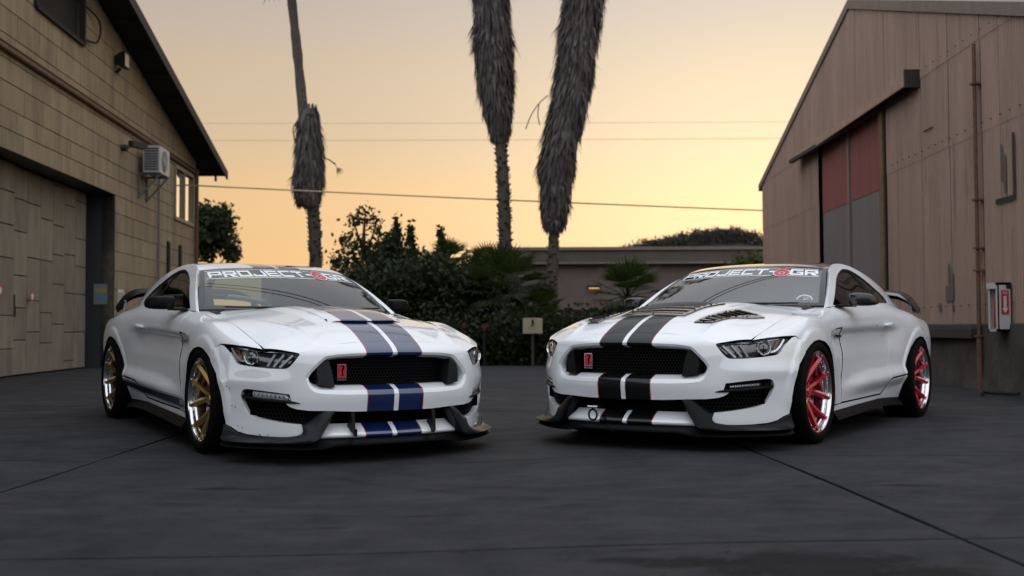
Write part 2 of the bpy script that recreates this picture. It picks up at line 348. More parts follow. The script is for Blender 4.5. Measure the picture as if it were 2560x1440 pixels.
# ------------------------------------------------------------ materials
def mat(name,col,rough=.5,metal=0,coat=0,spec=.5,emit=None,coat_r=.03):
    m=D.materials.new(name); m.use_nodes=True; b=m.node_tree.nodes['Principled BSDF']
    b.inputs['Base Color'].default_value=tuple(col)+(1,); b.inputs['Roughness'].default_value=rough; b.inputs['Metallic'].default_value=metal
    b.inputs['Coat Weight'].default_value=coat; b.inputs['Coat IOR'].default_value=1.9; b.inputs['Coat Roughness'].default_value=coat_r; b.inputs['Specular IOR Level'].default_value=spec
    if emit: b.inputs['Emission Color'].default_value=tuple(emit[:3])+(1,); b.inputs['Emission Strength'].default_value=emit[3]
    return m
class NT:
    def __init__(s,m): s.m=m; s.t=m.node_tree; s.b=s.t.nodes['Principled BSDF']
    def n(s,t,**k):
        q=s.t.nodes.new(t)
        for a,v in k.items(): setattr(q,a,v)
        return q
    def l(s,a,b): s.t.links.new(a,b)
    def set(s,i,v):
        if isinstance(v,(int,float)): i.default_value=v
        elif isinstance(v,tuple): i.default_value=v if len(v)!=3 or i.type!='RGBA' else v+(1,)
        else: s.l(v,i)
    def math(s,op,a,b=None,c=None,clamp=False):
        q=s.n('ShaderNodeMath',operation=op); q.use_clamp=clamp
        for i,v in enumerate((a,b,c)):
            if v is not None: s.set(q.inputs[i],v)
        return q.outputs[0]
    def mix(s,f,a,b,mode='MIX'):
        q=s.n('ShaderNodeMix',data_type='RGBA',blend_type=mode)
        for i,v in ((0,f),(6,a),(7,b)): s.set(q.inputs[i],v)
        return q.outputs[2]
    def coord(s,kind='Object',scale=(1,1,1),rot=(0,0,0)):
        t=s.n('ShaderNodeTexCoord'); mp=s.n('ShaderNodeMapping'); mp.inputs['Scale'].default_value=scale; mp.inputs['Rotation'].default_value=rot; s.l(t.outputs[kind],mp.inputs[0]); return mp.outputs[0]
    def noise(s,vec,scale,detail=4,rough=.55):
        q=s.n('ShaderNodeTexNoise'); q.inputs['Scale'].default_value=scale; q.inputs['Detail'].default_value=detail; q.inputs['Roughness'].default_value=rough
        s.l(vec,q.inputs['Vector']); return q.outputs['Fac']
    def ramp(s,f,stops):
        q=s.n('ShaderNodeValToRGB'); e=q.color_ramp.elements
        while len(e)<len(stops): e.new(.5)
        for el,(p,c) in zip(e,stops): el.position=p; el.color=(c if isinstance(c,tuple) else (c,c,c))+(1,)
        s.l(f,q.inputs[0]); return q.outputs[0]
    def bump(s,h,strength=.3,dist=.01):
        q=s.n('ShaderNodeBump'); q.inputs['Strength'].default_value=strength; q.inputs['Distance'].default_value=dist; s.l(h,q.inputs['Height']); s.l(q.outputs[0],s.b.inputs['Normal'])
    def col(s,v): s.set(s.b.inputs['Base Color'],v)
    def rough(s,v): s.set(s.b.inputs['Roughness'],v)
def glass(name,tint=(.6,.65,.65),trans=.5,rough=.0,bright=1.0,ior=1.55):
    m=D.materials.new(name); m.use_nodes=True; t=m.node_tree; t.nodes.clear()
    o=t.nodes.new('ShaderNodeOutputMaterial'); mx=t.nodes.new('ShaderNodeMixShader'); tr=t.nodes.new('ShaderNodeBsdfTransparent'); gl=t.nodes.new('ShaderNodeBsdfGlossy'); fr=t.nodes.new('ShaderNodeFresnel')
    tr.inputs[0].default_value=tuple(c*trans for c in tint)+(1,); gl.inputs['Roughness'].default_value=rough; gl.inputs[0].default_value=(bright,bright,bright,1); fr.inputs['IOR'].default_value=ior
    ge=t.nodes.new('ShaderNodeNewGeometry'); mu=t.nodes.new('ShaderNodeMath'); mu.operation='MULTIPLY'; inv=t.nodes.new('ShaderNodeMath'); inv.operation='SUBTRACT'; inv.inputs[0].default_value=1; t.links.new(ge.outputs['Backfacing'],inv.inputs[1]); t.links.new(fr.outputs[0],mu.inputs[0]); t.links.new(inv.outputs[0],mu.inputs[1]); t.links.new(mu.outputs[0],mx.inputs[0]); t.links.new(tr.outputs[0],mx.inputs[1]); t.links.new(gl.outputs[0],mx.inputs[2]); t.links.new(mx.outputs[0],o.inputs[0]); return m
def noisy(name,c1,c2,scale=6,rough=.8,bump=0,bs=40,metal=0,stretch=(1,1,1),detail=5,lo=.3,hi=.7,spec=.5):
    m=mat(name,c1,rough,metal,spec=spec); q=NT(m); v=q.coord(scale=stretch); f=q.noise(v,scale,detail); q.col(q.ramp(f,[(lo,c1),(hi,c2)]))
    if bump: q.bump(q.noise(v,bs,4),bump,.01)
    return m
# ------------------------------------------------------------ ground: concrete slabs over a base sheet
gm=mat('yard_concrete',(.03,.03,.033),.9,spec=.12); q=NT(gm); v=q.coord(); n1=q.noise(v,.55,6,.6); v2=q.coord(scale=(.8,1.5,1)); n2=q.noise(v2,3.5,8,.7); n3=q.noise(v,90,3); n4=q.noise(v,1.3,3,.5)
base=q.ramp(n1,[(.25,(0.01958,0.01958,0.02228)),(.5,(0.02902,0.02902,0.0324)),(.75,(0.0432,0.04185,0.04455))]); base=q.mix(q.math('MULTIPLY',q.ramp(n2,[(.40,0.),(.66,1.)]),.62),base,(0.01283,0.01283,0.01418)); base=q.mix(q.math('MULTIPLY',q.ramp(n3,[(.35,0.),(.8,1.)]),.40),base,(0.0702,0.0675,0.0675)); n6=q.noise(v,2.3,9,.68); base=q.mix(.62,base,q.ramp(n6,[(.30,(.010,.010,.011)),(.48,(.026,.026,.028)),(.62,(.036,.035,.036)),(.78,(.062,.060,.060))])); base=q.mix(q.math('MULTIPLY',q.ramp(n4,[(.55,0.),(.72,1.)]),.45),base,(0.054,0.05265,0.054))
n5=q.noise(v,240,2,.5); base=q.mix(q.ramp(n5,[(.66,0.),(.72,.8)]),base,(0.1013,0.0972,0.0945)); base=q.mix(q.ramp(q.noise(v,14,2,.4),[(.735,0.),(.76,.8)]),base,(0.0081,0.0081,0.0081))
sep=q.n('ShaderNodeSeparateXYZ'); q.l(q.coord(),sep.inputs[0])
def blot(cx,cy,sx,sy,r0,r1,ns,na,seed=0):
    dx=q.math('MULTIPLY',q.math('ADD',sep.outputs[0],-cx),sx); dy=q.math('MULTIPLY',q.math('ADD',sep.outputs[1],-cy),sy); dd=q.math('SQRT',q.math('ADD',q.math('MULTIPLY',dx,dx),q.math('MULTIPLY',dy,dy)))
    st=q.math('ADD',dd,q.math('MULTIPLY',q.math('ADD',q.noise(v,ns,7,.72),-.5),na)); return q.ramp(st,[(r0,1.),(r1,0.)])
for bl_ in ((1.0,3.60,1.35,2.6,.42,.62,6,1.5),(.60,3.66,2.2,5,.30,.48,8,1.3),(1.35,3.45,2.2,4.5,.30,.5,8,1.3),(.38,3.70,3,9,.15,.5,9,.9),(.45,3.86,4,16,.1,.5,9,.9),(-.4,4.7,3,9,.10,.42,8,.9),(-.75,4.45,5,14,.15,.4,11,.8),(-1.5,5.6,2,7,.1,.5,7,1.0),(1.9,5.3,2,8,.1,.45,7,1.0)): base=q.mix(q.math('MULTIPLY',blot(*bl_),.8),base,(0.007425,0.00648,0.00648))
# faint tyre arcs
for cx,cy,r,w in ((-.6,9.6,4.6,.09),(-.6,9.6,4.83,.05),(2.4,9.0,4.3,.08),(2.4,9.0,4.5,.05),(-5.0,3.0,3.6,.10),(5.2,2.2,3.9,.08)):
    dx=q.math('ADD',sep.outputs[0],-cx); dy=q.math('ADD',sep.outputs[1],-cy); rr=q.math('ABSOLUTE',q.math('ADD',q.math('SQRT',q.math('ADD',q.math('MULTIPLY',dx,dx),q.math('MULTIPLY',dy,dy))),-r)); f_=q.math('MULTIPLY',q.ramp(rr,[(w*.4,1.),(w,0.)]),q.ramp(q.noise(v,1.7,5,.65),[(.45,0.),(.65,.5)])); base=q.mix(f_,base,(0.01215,0.01215,0.01283))
q.col(base); q.rough(q.ramp(n2,[(.3,.75),(.7,.95)])); q.bump(q.math('ADD',q.noise(v,160,4,.7),q.math('MULTIPLY',n2,.6)),.35,.005)
gm2=mat('joint_filler',(.008,.008,.008),.9)
ground=panel('ground',lambda a,b:np.stack([a,b,ground_z(a,b)-.07],-1),[(-60,-40),(60,-40),(60,140),(-60,140)],gm2,h=3.0,flange=0,kind='structure'); far=[]
XL=[lambda y,c=c,k=k:c+k*(y-6.5) for c,k in ((-10.85,.02),(-6.70,.02),(-2.55,.022),(1.52,-.055),(5.72,.03),(9.9,0))]
YL=[lambda x,c=c,k=k:c+k*x for c,k in ((-9,0),(-5,0),(-2.6,.02),(.6,.03),(3.93,.052),(6.57,-.02),(10.35,-.03),(14.1,0),(17.9,0),(22.1,0))]
def cross_(fx,fy):
    x,y=fx(5),5.
    for _ in range(20): y=fy(x); x=fx(y)
    return (x,y)
GS=lambda a,b:np.stack([a,b,ground_z(a,b)],-1)
for i in range(len(XL)-1):
    for j in range(len(YL)-1):
        poly=dens([cross_(XL[i],YL[j]),cross_(XL[i+1],YL[j]),cross_(XL[i+1],YL[j+1]),cross_(XL[i],YL[j+1])],.35)
        jit=np.array([RNG.normal(0,.0022,len(poly)),RNG.normal(0,.0022,len(poly))]).T
        panel('concrete_slab',GS,poly+jit,gm,ground,h=.42,flange=.06,gap=.015,bevel=.004)
# asphalt beyond
aw=mat('outer_asphalt',(.03,.03,.032),.85,spec=.12); 
for nm,p in (('pavement',[(-60,22.12),(60,22.12),(60,140),(-60,140)]),('pavement',[(-60,-40),(-10.9,-40),(-10.9,22.1),(-60,22.1)]),('pavement',[(9.95,-40),(60,-40),(60,22.1),(9.95,22.1)]),('pavement',[(-10.85,-40),(9.9,-40),(9.9,-9.05),(-10.85,-9.05)])): panel(nm,lambda a,b:np.stack([a,b,ground_z(a,b)-.004],-1),p,gm,h=4,flange=0,kind='structure')
# ------------------------------------------------------------ left: painted block warehouse
LX=lambda y:-6.55-.075*np.asarray(y,float)
ndir=np.array([1,.075,0])/math.hypot(1,.075)
def LS(off): return lambda a,b:np.stack([LX(a)+off*ndir[0],np.asarray(a)+off*ndir[1],b+0*np.asarray(a)],-1)
blk=mat('painted_block',(0.3106,0.2343,0.1463),.85); q=NT(blk); oi=q.n('ShaderNodeObjectInfo'); v=q.coord(scale=(1,1,.22)); f=q.noise(v,3.2,7,.65); c=q.ramp(f,[(.30,(0.132,0.09927,0.06189)),(.50,(0.2562,0.193,0.1158)),(.72,(0.3649,0.2688,0.1575))]); v3=q.coord(scale=(1,2.5,.12)); f3=q.noise(v3,5,5,.7)
c=q.mix(q.math('MULTIPLY',q.ramp(f3,[(.55,0.),(.75,1.)]),.6),c,(0.1109,0.1054,0.08696)); c=q.mix(.30,c,q.ramp(oi.outputs['Random'],[(0,(0.1923,0.1618,0.1044)),(1,(0.3697,0.2954,0.1798))])); q.col(c); q.bump(q.noise(q.coord(),35,5,.7),.4,.01)
mort=noisy('mortar',(0.06525,0.0551,0.0435),(0.1305,0.1131,0.087),8,.9)
wh=empty('brick_warehouse',(LX(20),20,0),label='weathered tan block warehouse with dark sliding door and deep roof overhang',cat='warehouse')
wh.location=(0,0,0)
def zt(y): return 5.43+.205*(29.93-np.asarray(y,float)) if np.ndim(y) else 5.43+.205*(29.93-y) if y>13 else 5.43+.205*(29.93-13)-.205*(13-y)
DOOR=(9.0,22.25,0,3.57); WINR=(27.45,29.55,3.62,4.95); VENT=(17.65,20.1,6.13,7.0)
rc=lambda r:[(r[0],r[2]),(r[1],r[2]),(r[1],r[3]),(r[0],r[3])]
panel('wall',LS(-.012),[(29.93,0),(29.93,zt(29.93)),(13,zt(13.01)),(6,zt(6)),(6,0),(9,0),(9,3.57),(22.25,3.57),(22.25,0)],mort,wh,holes=[rc(WINR),rc(VENT)],h=1.2,flange=.25,gap=0,bevel=0)
ze=[0,.40,.80,1.20,1.60,2.0,2.40,2.80,3.20,3.57,3.89,4.21,4.62,4.97,5.35,5.75,6.13,6.55,7.0,7.45,7.9,8.35,8.8]
def clip(poly,f):
    o=[]
    for i in range(len(poly)):
        a,b=poly[i],poly[(i+1)%len(poly)]; fa,fb=f(a),f(b)
        if fa<=0: o.append(a)
        if (fa<=0)!=(fb<=0): t=fa/(fa-fb); o.append((a[0]+(b[0]-a[0])*t,a[1]+(b[1]-a[1])*t))
    return o
def block(poly,S0,S1,name,m_,par,loops=1,inset=.006):
    p=np.array(poly); c=p.mean(0); A_=S0(p[:,0],p[:,1]); pi=p+np.sign(c-p)*inset; B_=S1(pi[:,0],pi[:,1]); n=len(p); V=np.concatenate([A_,B_]); F=[tuple(range(n,2*n))]+[(i,(i+1)%n,n+(i+1)%n,n+i) for i in range(n)]
    if area2(p)<0: F=[f[::-1] for f in F]
    return mk(name,V,F,m_,par,angle=30)
nb=0
for k in range(len(ze)-1):
    z0,z1=ze[k]+.004,ze[k+1]-.004; y=14.5-RNG.uniform(0,.9)
    while y<29.93:
        L=RNG.choice([.85,.85,.95,1.25]); spans=[(y,min(y+L,29.93))]; y+=L
        for hname in (DOOR,WINR,VENT):
            if hname[2]<z1-.02 and hname[3]>z0+.02:
                ns=[]
                for a,b in spans:
                    if b<=hname[0] or a>=hname[1]: ns.append((a,b))
                    else:
                        if a<hname[0]: ns.append((a,hname[0]))
                        if b>hname[1]: ns.append((hname[1],b))
                spans=ns
        for a,b in spans:
            if b-a<.08: continue
            p=clip([(a+.004,z0),(b-.004,z0),(b-.004,z1),(a+.004,z1)],lambda s:s[1]-zt(s[0])+.02)
            if len(p)>2 and nb<298: block(p,LS(-.011),LS(RNG.uniform(-.002,.002)),'wall_block',blk,wh); nb+=1
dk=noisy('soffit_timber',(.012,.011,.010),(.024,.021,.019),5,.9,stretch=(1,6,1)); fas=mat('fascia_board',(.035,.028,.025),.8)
def rf(x0,x1,dz0,dz1,y0,y1,yr=13.0):
    P=[]; 
    for y in (y0,yr,y1): z=5.55+.205*(29.93-(y if y>=yr else 2*yr-y)); P.append([(LX(y)+x0,y,z+dz0),(LX(y)+x1,y,z+dz0),(LX(y)+x1,y,z+dz1),(LX(y)+x0,y,z+dz1)])
    return P
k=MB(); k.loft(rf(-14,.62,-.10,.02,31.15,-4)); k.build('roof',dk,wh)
k=MB(); k.loft(rf(.62,.66,-.19,.045,31.19,-4)); k.build('roof_fascia',fas,wh)
k=MB(); k.loft(rf(-14,.62,.022,.04,31.17,-4)); k.build('roof_covering',mat('roof_felt',(.05,.045,.042),.9),wh)
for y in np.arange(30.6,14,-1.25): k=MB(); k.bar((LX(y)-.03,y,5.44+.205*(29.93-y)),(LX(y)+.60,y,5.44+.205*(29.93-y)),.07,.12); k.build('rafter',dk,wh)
k=MB(); k.bar((LX(30.2)+.25,31.1,5.05),(LX(30.2)+.25,31.1,5.30),.08,.05); k.build('rafter_tail',dk,wh)
k=MB(); k.add([(LX(29.93)-.03,29.93,0),(-20,30.9,0),(-20,30.9,5.4),(LX(29.93)-.03,29.93,5.4)],[(0,1,2,3)]); k.add([(LX(6),6,0),(-20,6,0),(-20,6,7.2),(LX(6),6,7.2)],[(3,2,1,0)]); k.build('end_wall',mort,wh)
# recessed sliding door
jm=mat('door_jamb_steel',(.030,.033,.038),.55,.2); k=MB()
k.add([tuple(LS(o)(np.array(22.25),np.array(z))) for o,z in ((.012,0),(-.62,0),(-.62,3.57),(.012,3.57))],[(0,1,2,3)]); k.add([tuple(LS(o)(np.array(y),np.array(3.565))) for o,y in ((.012,9.),(-.62,9.),(-.62,22.25),(.012,22.25))],[(3,2,1,0)])
k.build('door_jamb',jm,wh)
k=MB(); k.add([tuple(LS(-.60)(np.array(y),np.array(z))) for y,z in ((9,0),(22.25,0),(22.25,3.57),(9,3.57))],[(0,1,2,3)]); k.build('door_shadow_gap',M0:=mat('door_gap',(.008,.008,.008),.9),wh)
db=mat('door_board_paint',(0.2093,0.1722,0.1304),.8); q=NT(db); oi=q.n('ShaderNodeObjectInfo'); v=q.coord(scale=(1,1,.3)); f=q.noise(v,3.5,6,.65); c=q.ramp(f,[(.3,(0.1255,0.1033,0.07668)),(.7,(0.272,0.2268,0.163))]); c=q.mix(.35,c,q.ramp(oi.outputs['Random'],[(0,(0.136,0.1134,0.08626)),(1,(0.3035,0.2532,0.1822))])); q.col(c); q.bump(q.noise(q.coord(),22,4),.3,.01)
for (y0,y1,off) in ((12.0,17.98,-.40),(18.08,21.9,-.46)):
    lf=None; k=MB(); k.add([tuple(LS(off-.012)(np.array(y),np.array(z))) for y,z in ((y0,.02),(y1,.02),(y1,3.55),(y0,3.55))],[(0,1,2,3)]); lf=k.build('sliding_door',M0,wh); col=0; nc=int(round((y1-y0)/.66)); w_=(y1-y0)/nc
    for i in range(nc):
        z=.02-RNG.uniform(0,.4)
        while z<3.55:
            hgt=RNG.choice([.55,.75,.95]); a,b=max(z,.02),min(z+hgt,3.55); z+=hgt
            if b-a>.05: block([(y0+i*w_+.006,a+.006),(y0+(i+1)*w_-.006,a+.006),(y0+(i+1)*w_-.006,b-.006),(y0+i*w_+.006,b-.006)],LS(off-.012),LS(off+RNG.uniform(.000,.006)),'door_board',db,lf)
    if y0>17:
        k=MB(); k.tube([LS(off+.06)(np.array(18.0),np.array(z)) for z in (1.15,1.22,1.30,1.37)],.02,8); k.box(tuple(LS(off+.015)(np.array(17.93),np.array(1.0))),tuple(LS(off+.05)(np.array(18.12),np.array(1.18)))); k.build('door_latch',mat('latch_iron',(.03,.025,.022),.6,.5),lf)
def disc(name,S,y,z,r,m_,par,n=20,off=0.02):
    k=MB(); a=np.linspace(0,2*math.pi,n,endpoint=False); V=[S(np.array(y+r*math.cos(t)),np.array(z+r*math.sin(t))) for t in a]; k.add(V,[tuple(range(n))]); return k.build(name,m_,par)
redp=mat('sign_red',(.42,.02,.02),.5); redd=mat('faded_red',(.16,.015,.012),.6); wht=mat('sign_white',(.62,.62,.6),.5)
for y,z in ((17.35,1.42),(18.75,1.36)):
    d_=disc('warning_disc',LS(-.372),y,z,.085,redp,wh); prop(d_,'small round red warning sign stuck on the sliding door beside its split' if y<18 else 'small round red warning sign stuck right of the door latch','sign','round signs on the sliding door'); d_.parent=None; disc('sign_face',LS(-.370),y,z,.058,wht,d_)
k=MB(); p0=LS(0)(np.array(22.235),np.array(0.)); 
def jq(o0,o1,z0,z1,name,m_,par): k=MB(); k.add([tuple(LS(o)(np.array(22.232),np.array(z))) for o,z in ((o1,z0),(o0,z0),(o0,z1),(o1,z1))],[(0,1,2,3)]); return k.build(name,m_,par)
ps=jq(-.40,-.12,1.30,1.72,'notice_poster',mat('poster_grey',(.16,.17,.18),.6),None); prop(ps,'yellow and blue notice posted on the grey door jamb','notice'); 
for z0,z1,c in ((1.54,1.62,(.30,.22,.03)),(1.40,1.50,(.06,.20,.33))):
    k=MB(); k.add([tuple(LS(o)(np.array(22.229),np.array(z))) for o,z in ((-.14,z0),(-.38,z0),(-.38,z1),(-.14,z1))],[(0,1,2,3)]); k.build('poster_band',mat('poster_ink',c,.6),ps)
k=MB(); k.add([tuple(LS(.012)(np.array(y),np.array(z))) for y,z in ((22.5,1.28),(22.95,1.28),(22.95,1.62),(22.5,1.62))],[(0,1,2,3)]); sg=k.build('wall_notice',wht,None); prop(sg,'small pale notice plate on the block wall right of the sliding door','notice')
k=MB()
for yy,z0,z1 in ((22.57,1.34,1.56),(22.70,1.34,1.56),(22.83,1.40,1.56)): k.add([tuple(LS(.015)(np.array(y),np.array(z))) for y,z in ((yy,z0),(yy+.05,z0),(yy+.05,z1),(yy,z1))],[(0,1,2,3)])
k.build('notice_print',M0,sg)
# conduit, pipes, window, vent, slots
rust=noisy('rusty_pipe',(.085,.045,.025),(.17,.085,.045),9,.75)
k=MB(); k.tube([LS(.05)(np.array(y),np.array(5.09)) for y in (10,20,29.9)],.038,8); k.tube([LS(.04)(np.array(y),np.array(5.19)) for y in (10,20,29.9)],.018,6); k.build('wall_conduit',rust,wh)
gp=mat('grey_pipe',(.14,.15,.16),.5,.3); k=MB(); k.tube([LS(.04)(np.array(25.75),np.array(z)) for z in (0,2,4.4)],.022,8); k.build('wall_pipe',gp,wh)
k=MB(); k.tube([LS(.06)(np.array(29.80),np.array(z)) for z in (0,2.5,5.2)],.05,8); k.build('downspout',rust,wh)
wf=mat('window_frame',(.22,.18,.13),.6); k=MB(); y0,y1,z0,z1=WINR
for a,b in (((y0,z0),(y1,z0)),((y0,z1),(y1,z1)),((y0,z0),(y0,z1)),((y1,z0),(y1,z1)),((y0+1.0,z0),(y0+1.0,z1))): k.bar(LS(.0)(np.array(a[0]),np.array(a[1])),LS(.0)(np.array(b[0]),np.array(b[1])),.085,.085,up=ndir)
fr=k.build('window',wf,wh); wg=mat('window_glass',(.62,.60,.56),.03,.75,1,.8)
for a,b in ((y0,y0+1.0),(y0+1.0,y1)): k=MB(); k.add([tuple(LS(-.03-.004*(a>y0))(np.array(y),np.array(z))) for y,z in ((a,z0),(b,z0),(b,z1),(a,z1))],[(0,1,2,3)]); k.build('window_pane',wg,fr)
k=MB(); k.add([tuple(LS(-.10)(np.array(y),np.array(z))) for y,z in rc(VENT)],[(0,1,2,3)]); vt=k.build('roof_vent',M0,wh); k=MB()
for a,b in ((VENT[0],VENT[2],VENT[1],VENT[2]),(VENT[1],VENT[2],VENT[1],VENT[3]),(VENT[0],VENT[2],VENT[0],VENT[3])) and [((VENT[0],VENT[2]),(VENT[1],VENT[2])),((VENT[1],VENT[2]),(VENT[1],VENT[3])),((VENT[0],VENT[2]),(VENT[0],VENT[3]))]: k.bar(LS(.01)(np.array(a[0]),np.array(a[1])),LS(.01)(np.array(b[0]),np.array(b[1])),.07,.10,up=ndir)
k.build('vent_frame',dk,vt)
k=MB(); k.tube(crv([LS(.03)(np.array(20.15),np.array(6.9)),LS(.12)(np.array(20.75),np.array(6.75)),LS(.10)(np.array(20.7),np.array(6.35)),LS(.03)(np.array(20.2),np.array(6.25))],6),.022,6); k.build('loose_cable',M0,wh)
for a,b,z0,z1 in ((26.7,27.05,1.6,2.96),(27.95,28.3,1.6,2.96)): k=MB(); k.add([tuple(LS(.006)(np.array(y),np.array(z))) for y,z in ((a,z0),(b,z0),(b,z1),(a,z1))],[(0,1,2,3)]); k.bar(LS(.02)(np.array(a),np.array(z0)),LS(.02)(np.array(a),np.array(z1)),.05,.06,up=ndir); k.build('narrow_window',M0,wh)
# AC unit on brackets
ac=empty('air_conditioner',label='white outdoor air conditioner unit on triangular wall brackets high on the block wall',cat='air conditioner')
acw=mat('ac_casing',(.42,.42,.43),.5); acd=mat('ac_grille',(.03,.03,.03),.6)
def wb(k,y0,y1,o0,o1,z0,z1):
    P=[LS(o)(np.array(y),np.array(z)) for z in (z0,z1) for y,o in ((y0,o0),(y1,o0),(y1,o1),(y0,o1))]; k.add(P,[(0,1,2,3),(7,6,5,4),(0,4,5,1),(1,5,6,2),(2,6,7,3),(3,7,4,0)])
k=MB(); wb(k,23.9,24.8,.14,.50,4.28,4.88); k.build('casing',acw,ac)
k=MB(); 
for i in range(9): wb(k,23.885,23.897,.17,.47,4.33+.058*i,4.36+.058*i)
k.build('side_grille',acd,ac)
c0=LS(.503)(np.array(24.33),np.array(4.58)); k=MB(); u_=np.array([-.075,1,0])/math.hypot(1,.075); V=[c0+.24*(u_*math.cos(t)+np.array([0,0,1])*math.sin(t)) for t in np.linspace(0,2*math.pi,28,endpoint=False)]; k.add(V,[tuple(range(28))]); fn=k.build('fan_opening',acd,ac)
k=MB()
for r in (.06,.12,.18,.235): k.tube([c0+ndir*.012+r*(u_*math.cos(t)+np.array([0,0,1])*math.sin(t)) for t in np.linspace(0,2*math.pi,25)],.006,5,caps=False)
for t in np.linspace(0,math.pi,5)[:-1]: k.bar(c0+ndir*.012-.235*(u_*math.cos(t)+np.array([0,0,1])*math.sin(t)),c0+ndir*.012+.235*(u_*math.cos(t)+np.array([0,0,1])*math.sin(t)),.01)
k.build('fan_guard',acw,fn)
for y in (24.0,24.7):
    k=MB(); k.bar(LS(.03)(np.array(y),np.array(3.70)),LS(.03)(np.array(y),np.array(4.27)),.04); k.bar(LS(.03)(np.array(y),np.array(4.26)),LS(.52)(np.array(y),np.array(4.26)),.04); k.bar(LS(.03)(np.array(y),np.array(3.74)),LS(.48)(np.array(y),np.array(4.24)),.035); k.build('bracket',gp,ac)
# floodlight and security camera
fl=empty('floodlight',label='small wall floodlight with pale lens under the roof overhang',cat='light')
k=MB(); a=LS(.0)(np.array(22.2),np.array(6.35)); k.loft([[LS(o)(np.array(y),np.array(z)) for y,z in ((22.05-s_,6.22-s_),(22.35+s_,6.22-s_),(22.35+s_,6.50+s_),(22.05-s_,6.50+s_))] for o,s_ in ((.02,-.06),(.14,0),(.24,.03))]); k.build('housing',M0,fl)
k=MB(); k.add([tuple(LS(.245)(np.array(y),np.array(z))) for y,z in ((22.06,6.23),(22.34,6.23),(22.34,6.49),(22.06,6.49))],[(0,1,2,3)]); k.build('lens',mat('flood_lens',(.45,.40,.32),.3),fl)
k=MB(); k.bar(LS(.02)(np.array(22.2),np.array(6.1)),LS(.12)(np.array(22.2),np.array(6.2)),.05); k.build('mount',M0,fl)
sc_=empty('security_camera',label='dark security camera on a short arm left of the air conditioner',cat='camera')
k=MB(); k.tube([LS(.0)(np.array(22.7),np.array(4.62)),LS(.12)(np.array(22.7),np.array(4.62))],.07,10); k.bar(LS(.10)(np.array(22.7),np.array(4.62)),LS(.22)(np.array(22.85),np.array(4.70)),.05); k.build('arm',fas,sc_)
k=MB(); k.bar(LS(.18)(np.array(22.75),np.array(4.72)),LS(.38)(np.array(23.15),np.array(4.72)),.13,.13); k.build('camera_body',fas,sc_)
# ------------------------------------------------------------ right: corrugated metal shed
RX=lambda y:5.42+.034*np.asarray(y,float)
def RS(off): return lambda a,b:np.stack([RX(a)-off+0*b,np.asarray(a)+0*b,b+0*np.asarray(a)],-1)
sh=empty('metal_shed',label='tan corrugated metal shed with gable roof, faded red door panels and concrete base',cat='shed')
def metal(name,c1,c2,c3):
    m=mat(name,c1,.62,.0); q=NT(m); oi=q.n('ShaderNodeObjectInfo'); v=q.coord(scale=(1,1,.10)); f=q.noise(v,4.5,7,.65); c=q.ramp(f,[(.28,c2),(.5,c1),(.75,c3)]); v2=q.coord(scale=(1,3.0,.18)); f2=q.noise(v2,3.0,5,.7); c=q.mix(q.math('MULTIPLY',q.ramp(f2,[(.58,0.),(.80,1.)]),.55),c,(.05,.05,.052)); c=q.mix(.22,c,q.mix(oi.outputs['Random'],c2,c3)); f4=q.noise(q.coord(scale=(1,2.2,.35)),2.6,7,.75); c=q.mix(q.math('MULTIPLY',q.ramp(f4,[(.60,0.),(.74,1.)]),.5),c,(.15,.085,.055)); f5=q.noise(q.coord(scale=(1,6,.12)),4,4,.6); c=q.mix(q.math('MULTIPLY',q.ramp(f5,[(.62,0.),(.70,1.)]),.45),c,(.055,.05,.048)); q.col(c); return m
tan=metal('tan_sheet',(0.3444,0.2295,0.1775),(0.252,0.1714,0.1339),(0.4116,0.2785,0.2153)); redm=metal('red_sheet',(0.255,0.078,0.0705),(0.195,0.063,0.06),(0.3,0.0975,0.084)); grym=metal('grey_sheet',(0.1875,0.1575,0.15),(0.15,0.129,0.1245),(0.225,0.1875,0.177))
def gz(y): return 6.54-.267*(y-19.03) if y>19.03 else 6.54-.31*(19.03-y)
def corr(y0,y1,z0,z1,off,m_,name='corrugated_sheet',par=None,pitch=.077,amp=.019,top=None):
    n=int(round((y1-y0)/pitch)); ys=np.linspace(y0,y1,n*6+1); ph=(ys-y0)/(y1-y0)*n*2*math.pi; o=off+amp*np.sin(ph)
    zt_=np.full(len(ys),z1) if top is None else np.minimum(z1,np.array([top(y) for y in ys])); V=np.concatenate([np.stack([RX(ys)-o,ys,np.full(len(ys),z0)],1),np.stack([RX(ys)-o,ys,zt_],1)]); k=len(ys); F=[(i,k+i,k+i+1,i+1) for i in range(k-1)]
    return mk(name,V,F,m_,par or sh,angle=None)
w_=.54; Y0=11.2
k=MB(); ys=np.linspace(10.6,27.1,30); V=[(RX(y)+.14,y,z) for y in ys for z in (0,gz(y))]; k.add(V,[(2*i,2*i+1,2*i+3,2*i+2) for i in range(29)]); k.build('inner_wall',M0,sh)
ncol=int((27.08-Y0)/w_)
for i in range(ncol+1):
    a=Y0+i*w_; b=min(a+w_,27.08)
    if b-a<.1: continue
    j=RNG.uniform(-.002,.003)
    if not (17.3<(a+b)/2<21.4): 
        corr(a,b-.006,.80 if b<17.5 else .0,3.23,.012+j,tan)
        corr(a,b-.006,3.19,4.40,.018+j,tan)
    corr(a,b-.006,4.36,9,.026+j,tan,top=gz)
for i,(a,b) in enumerate(((17.42,19.36),(19.46,21.38))):
    d=corr(a,b,0.02,3.02,-.05,grym,'sliding_door_panel'); corr(a,b,3.03,4.34,-.045,redm,'red_door_panel',pitch=.0675)
k=MB(); k.box((RX(19.4)-.00,19.375,0),(RX(19.4)+.06,19.445,4.3)); k.build('door_stile',grym,sh)
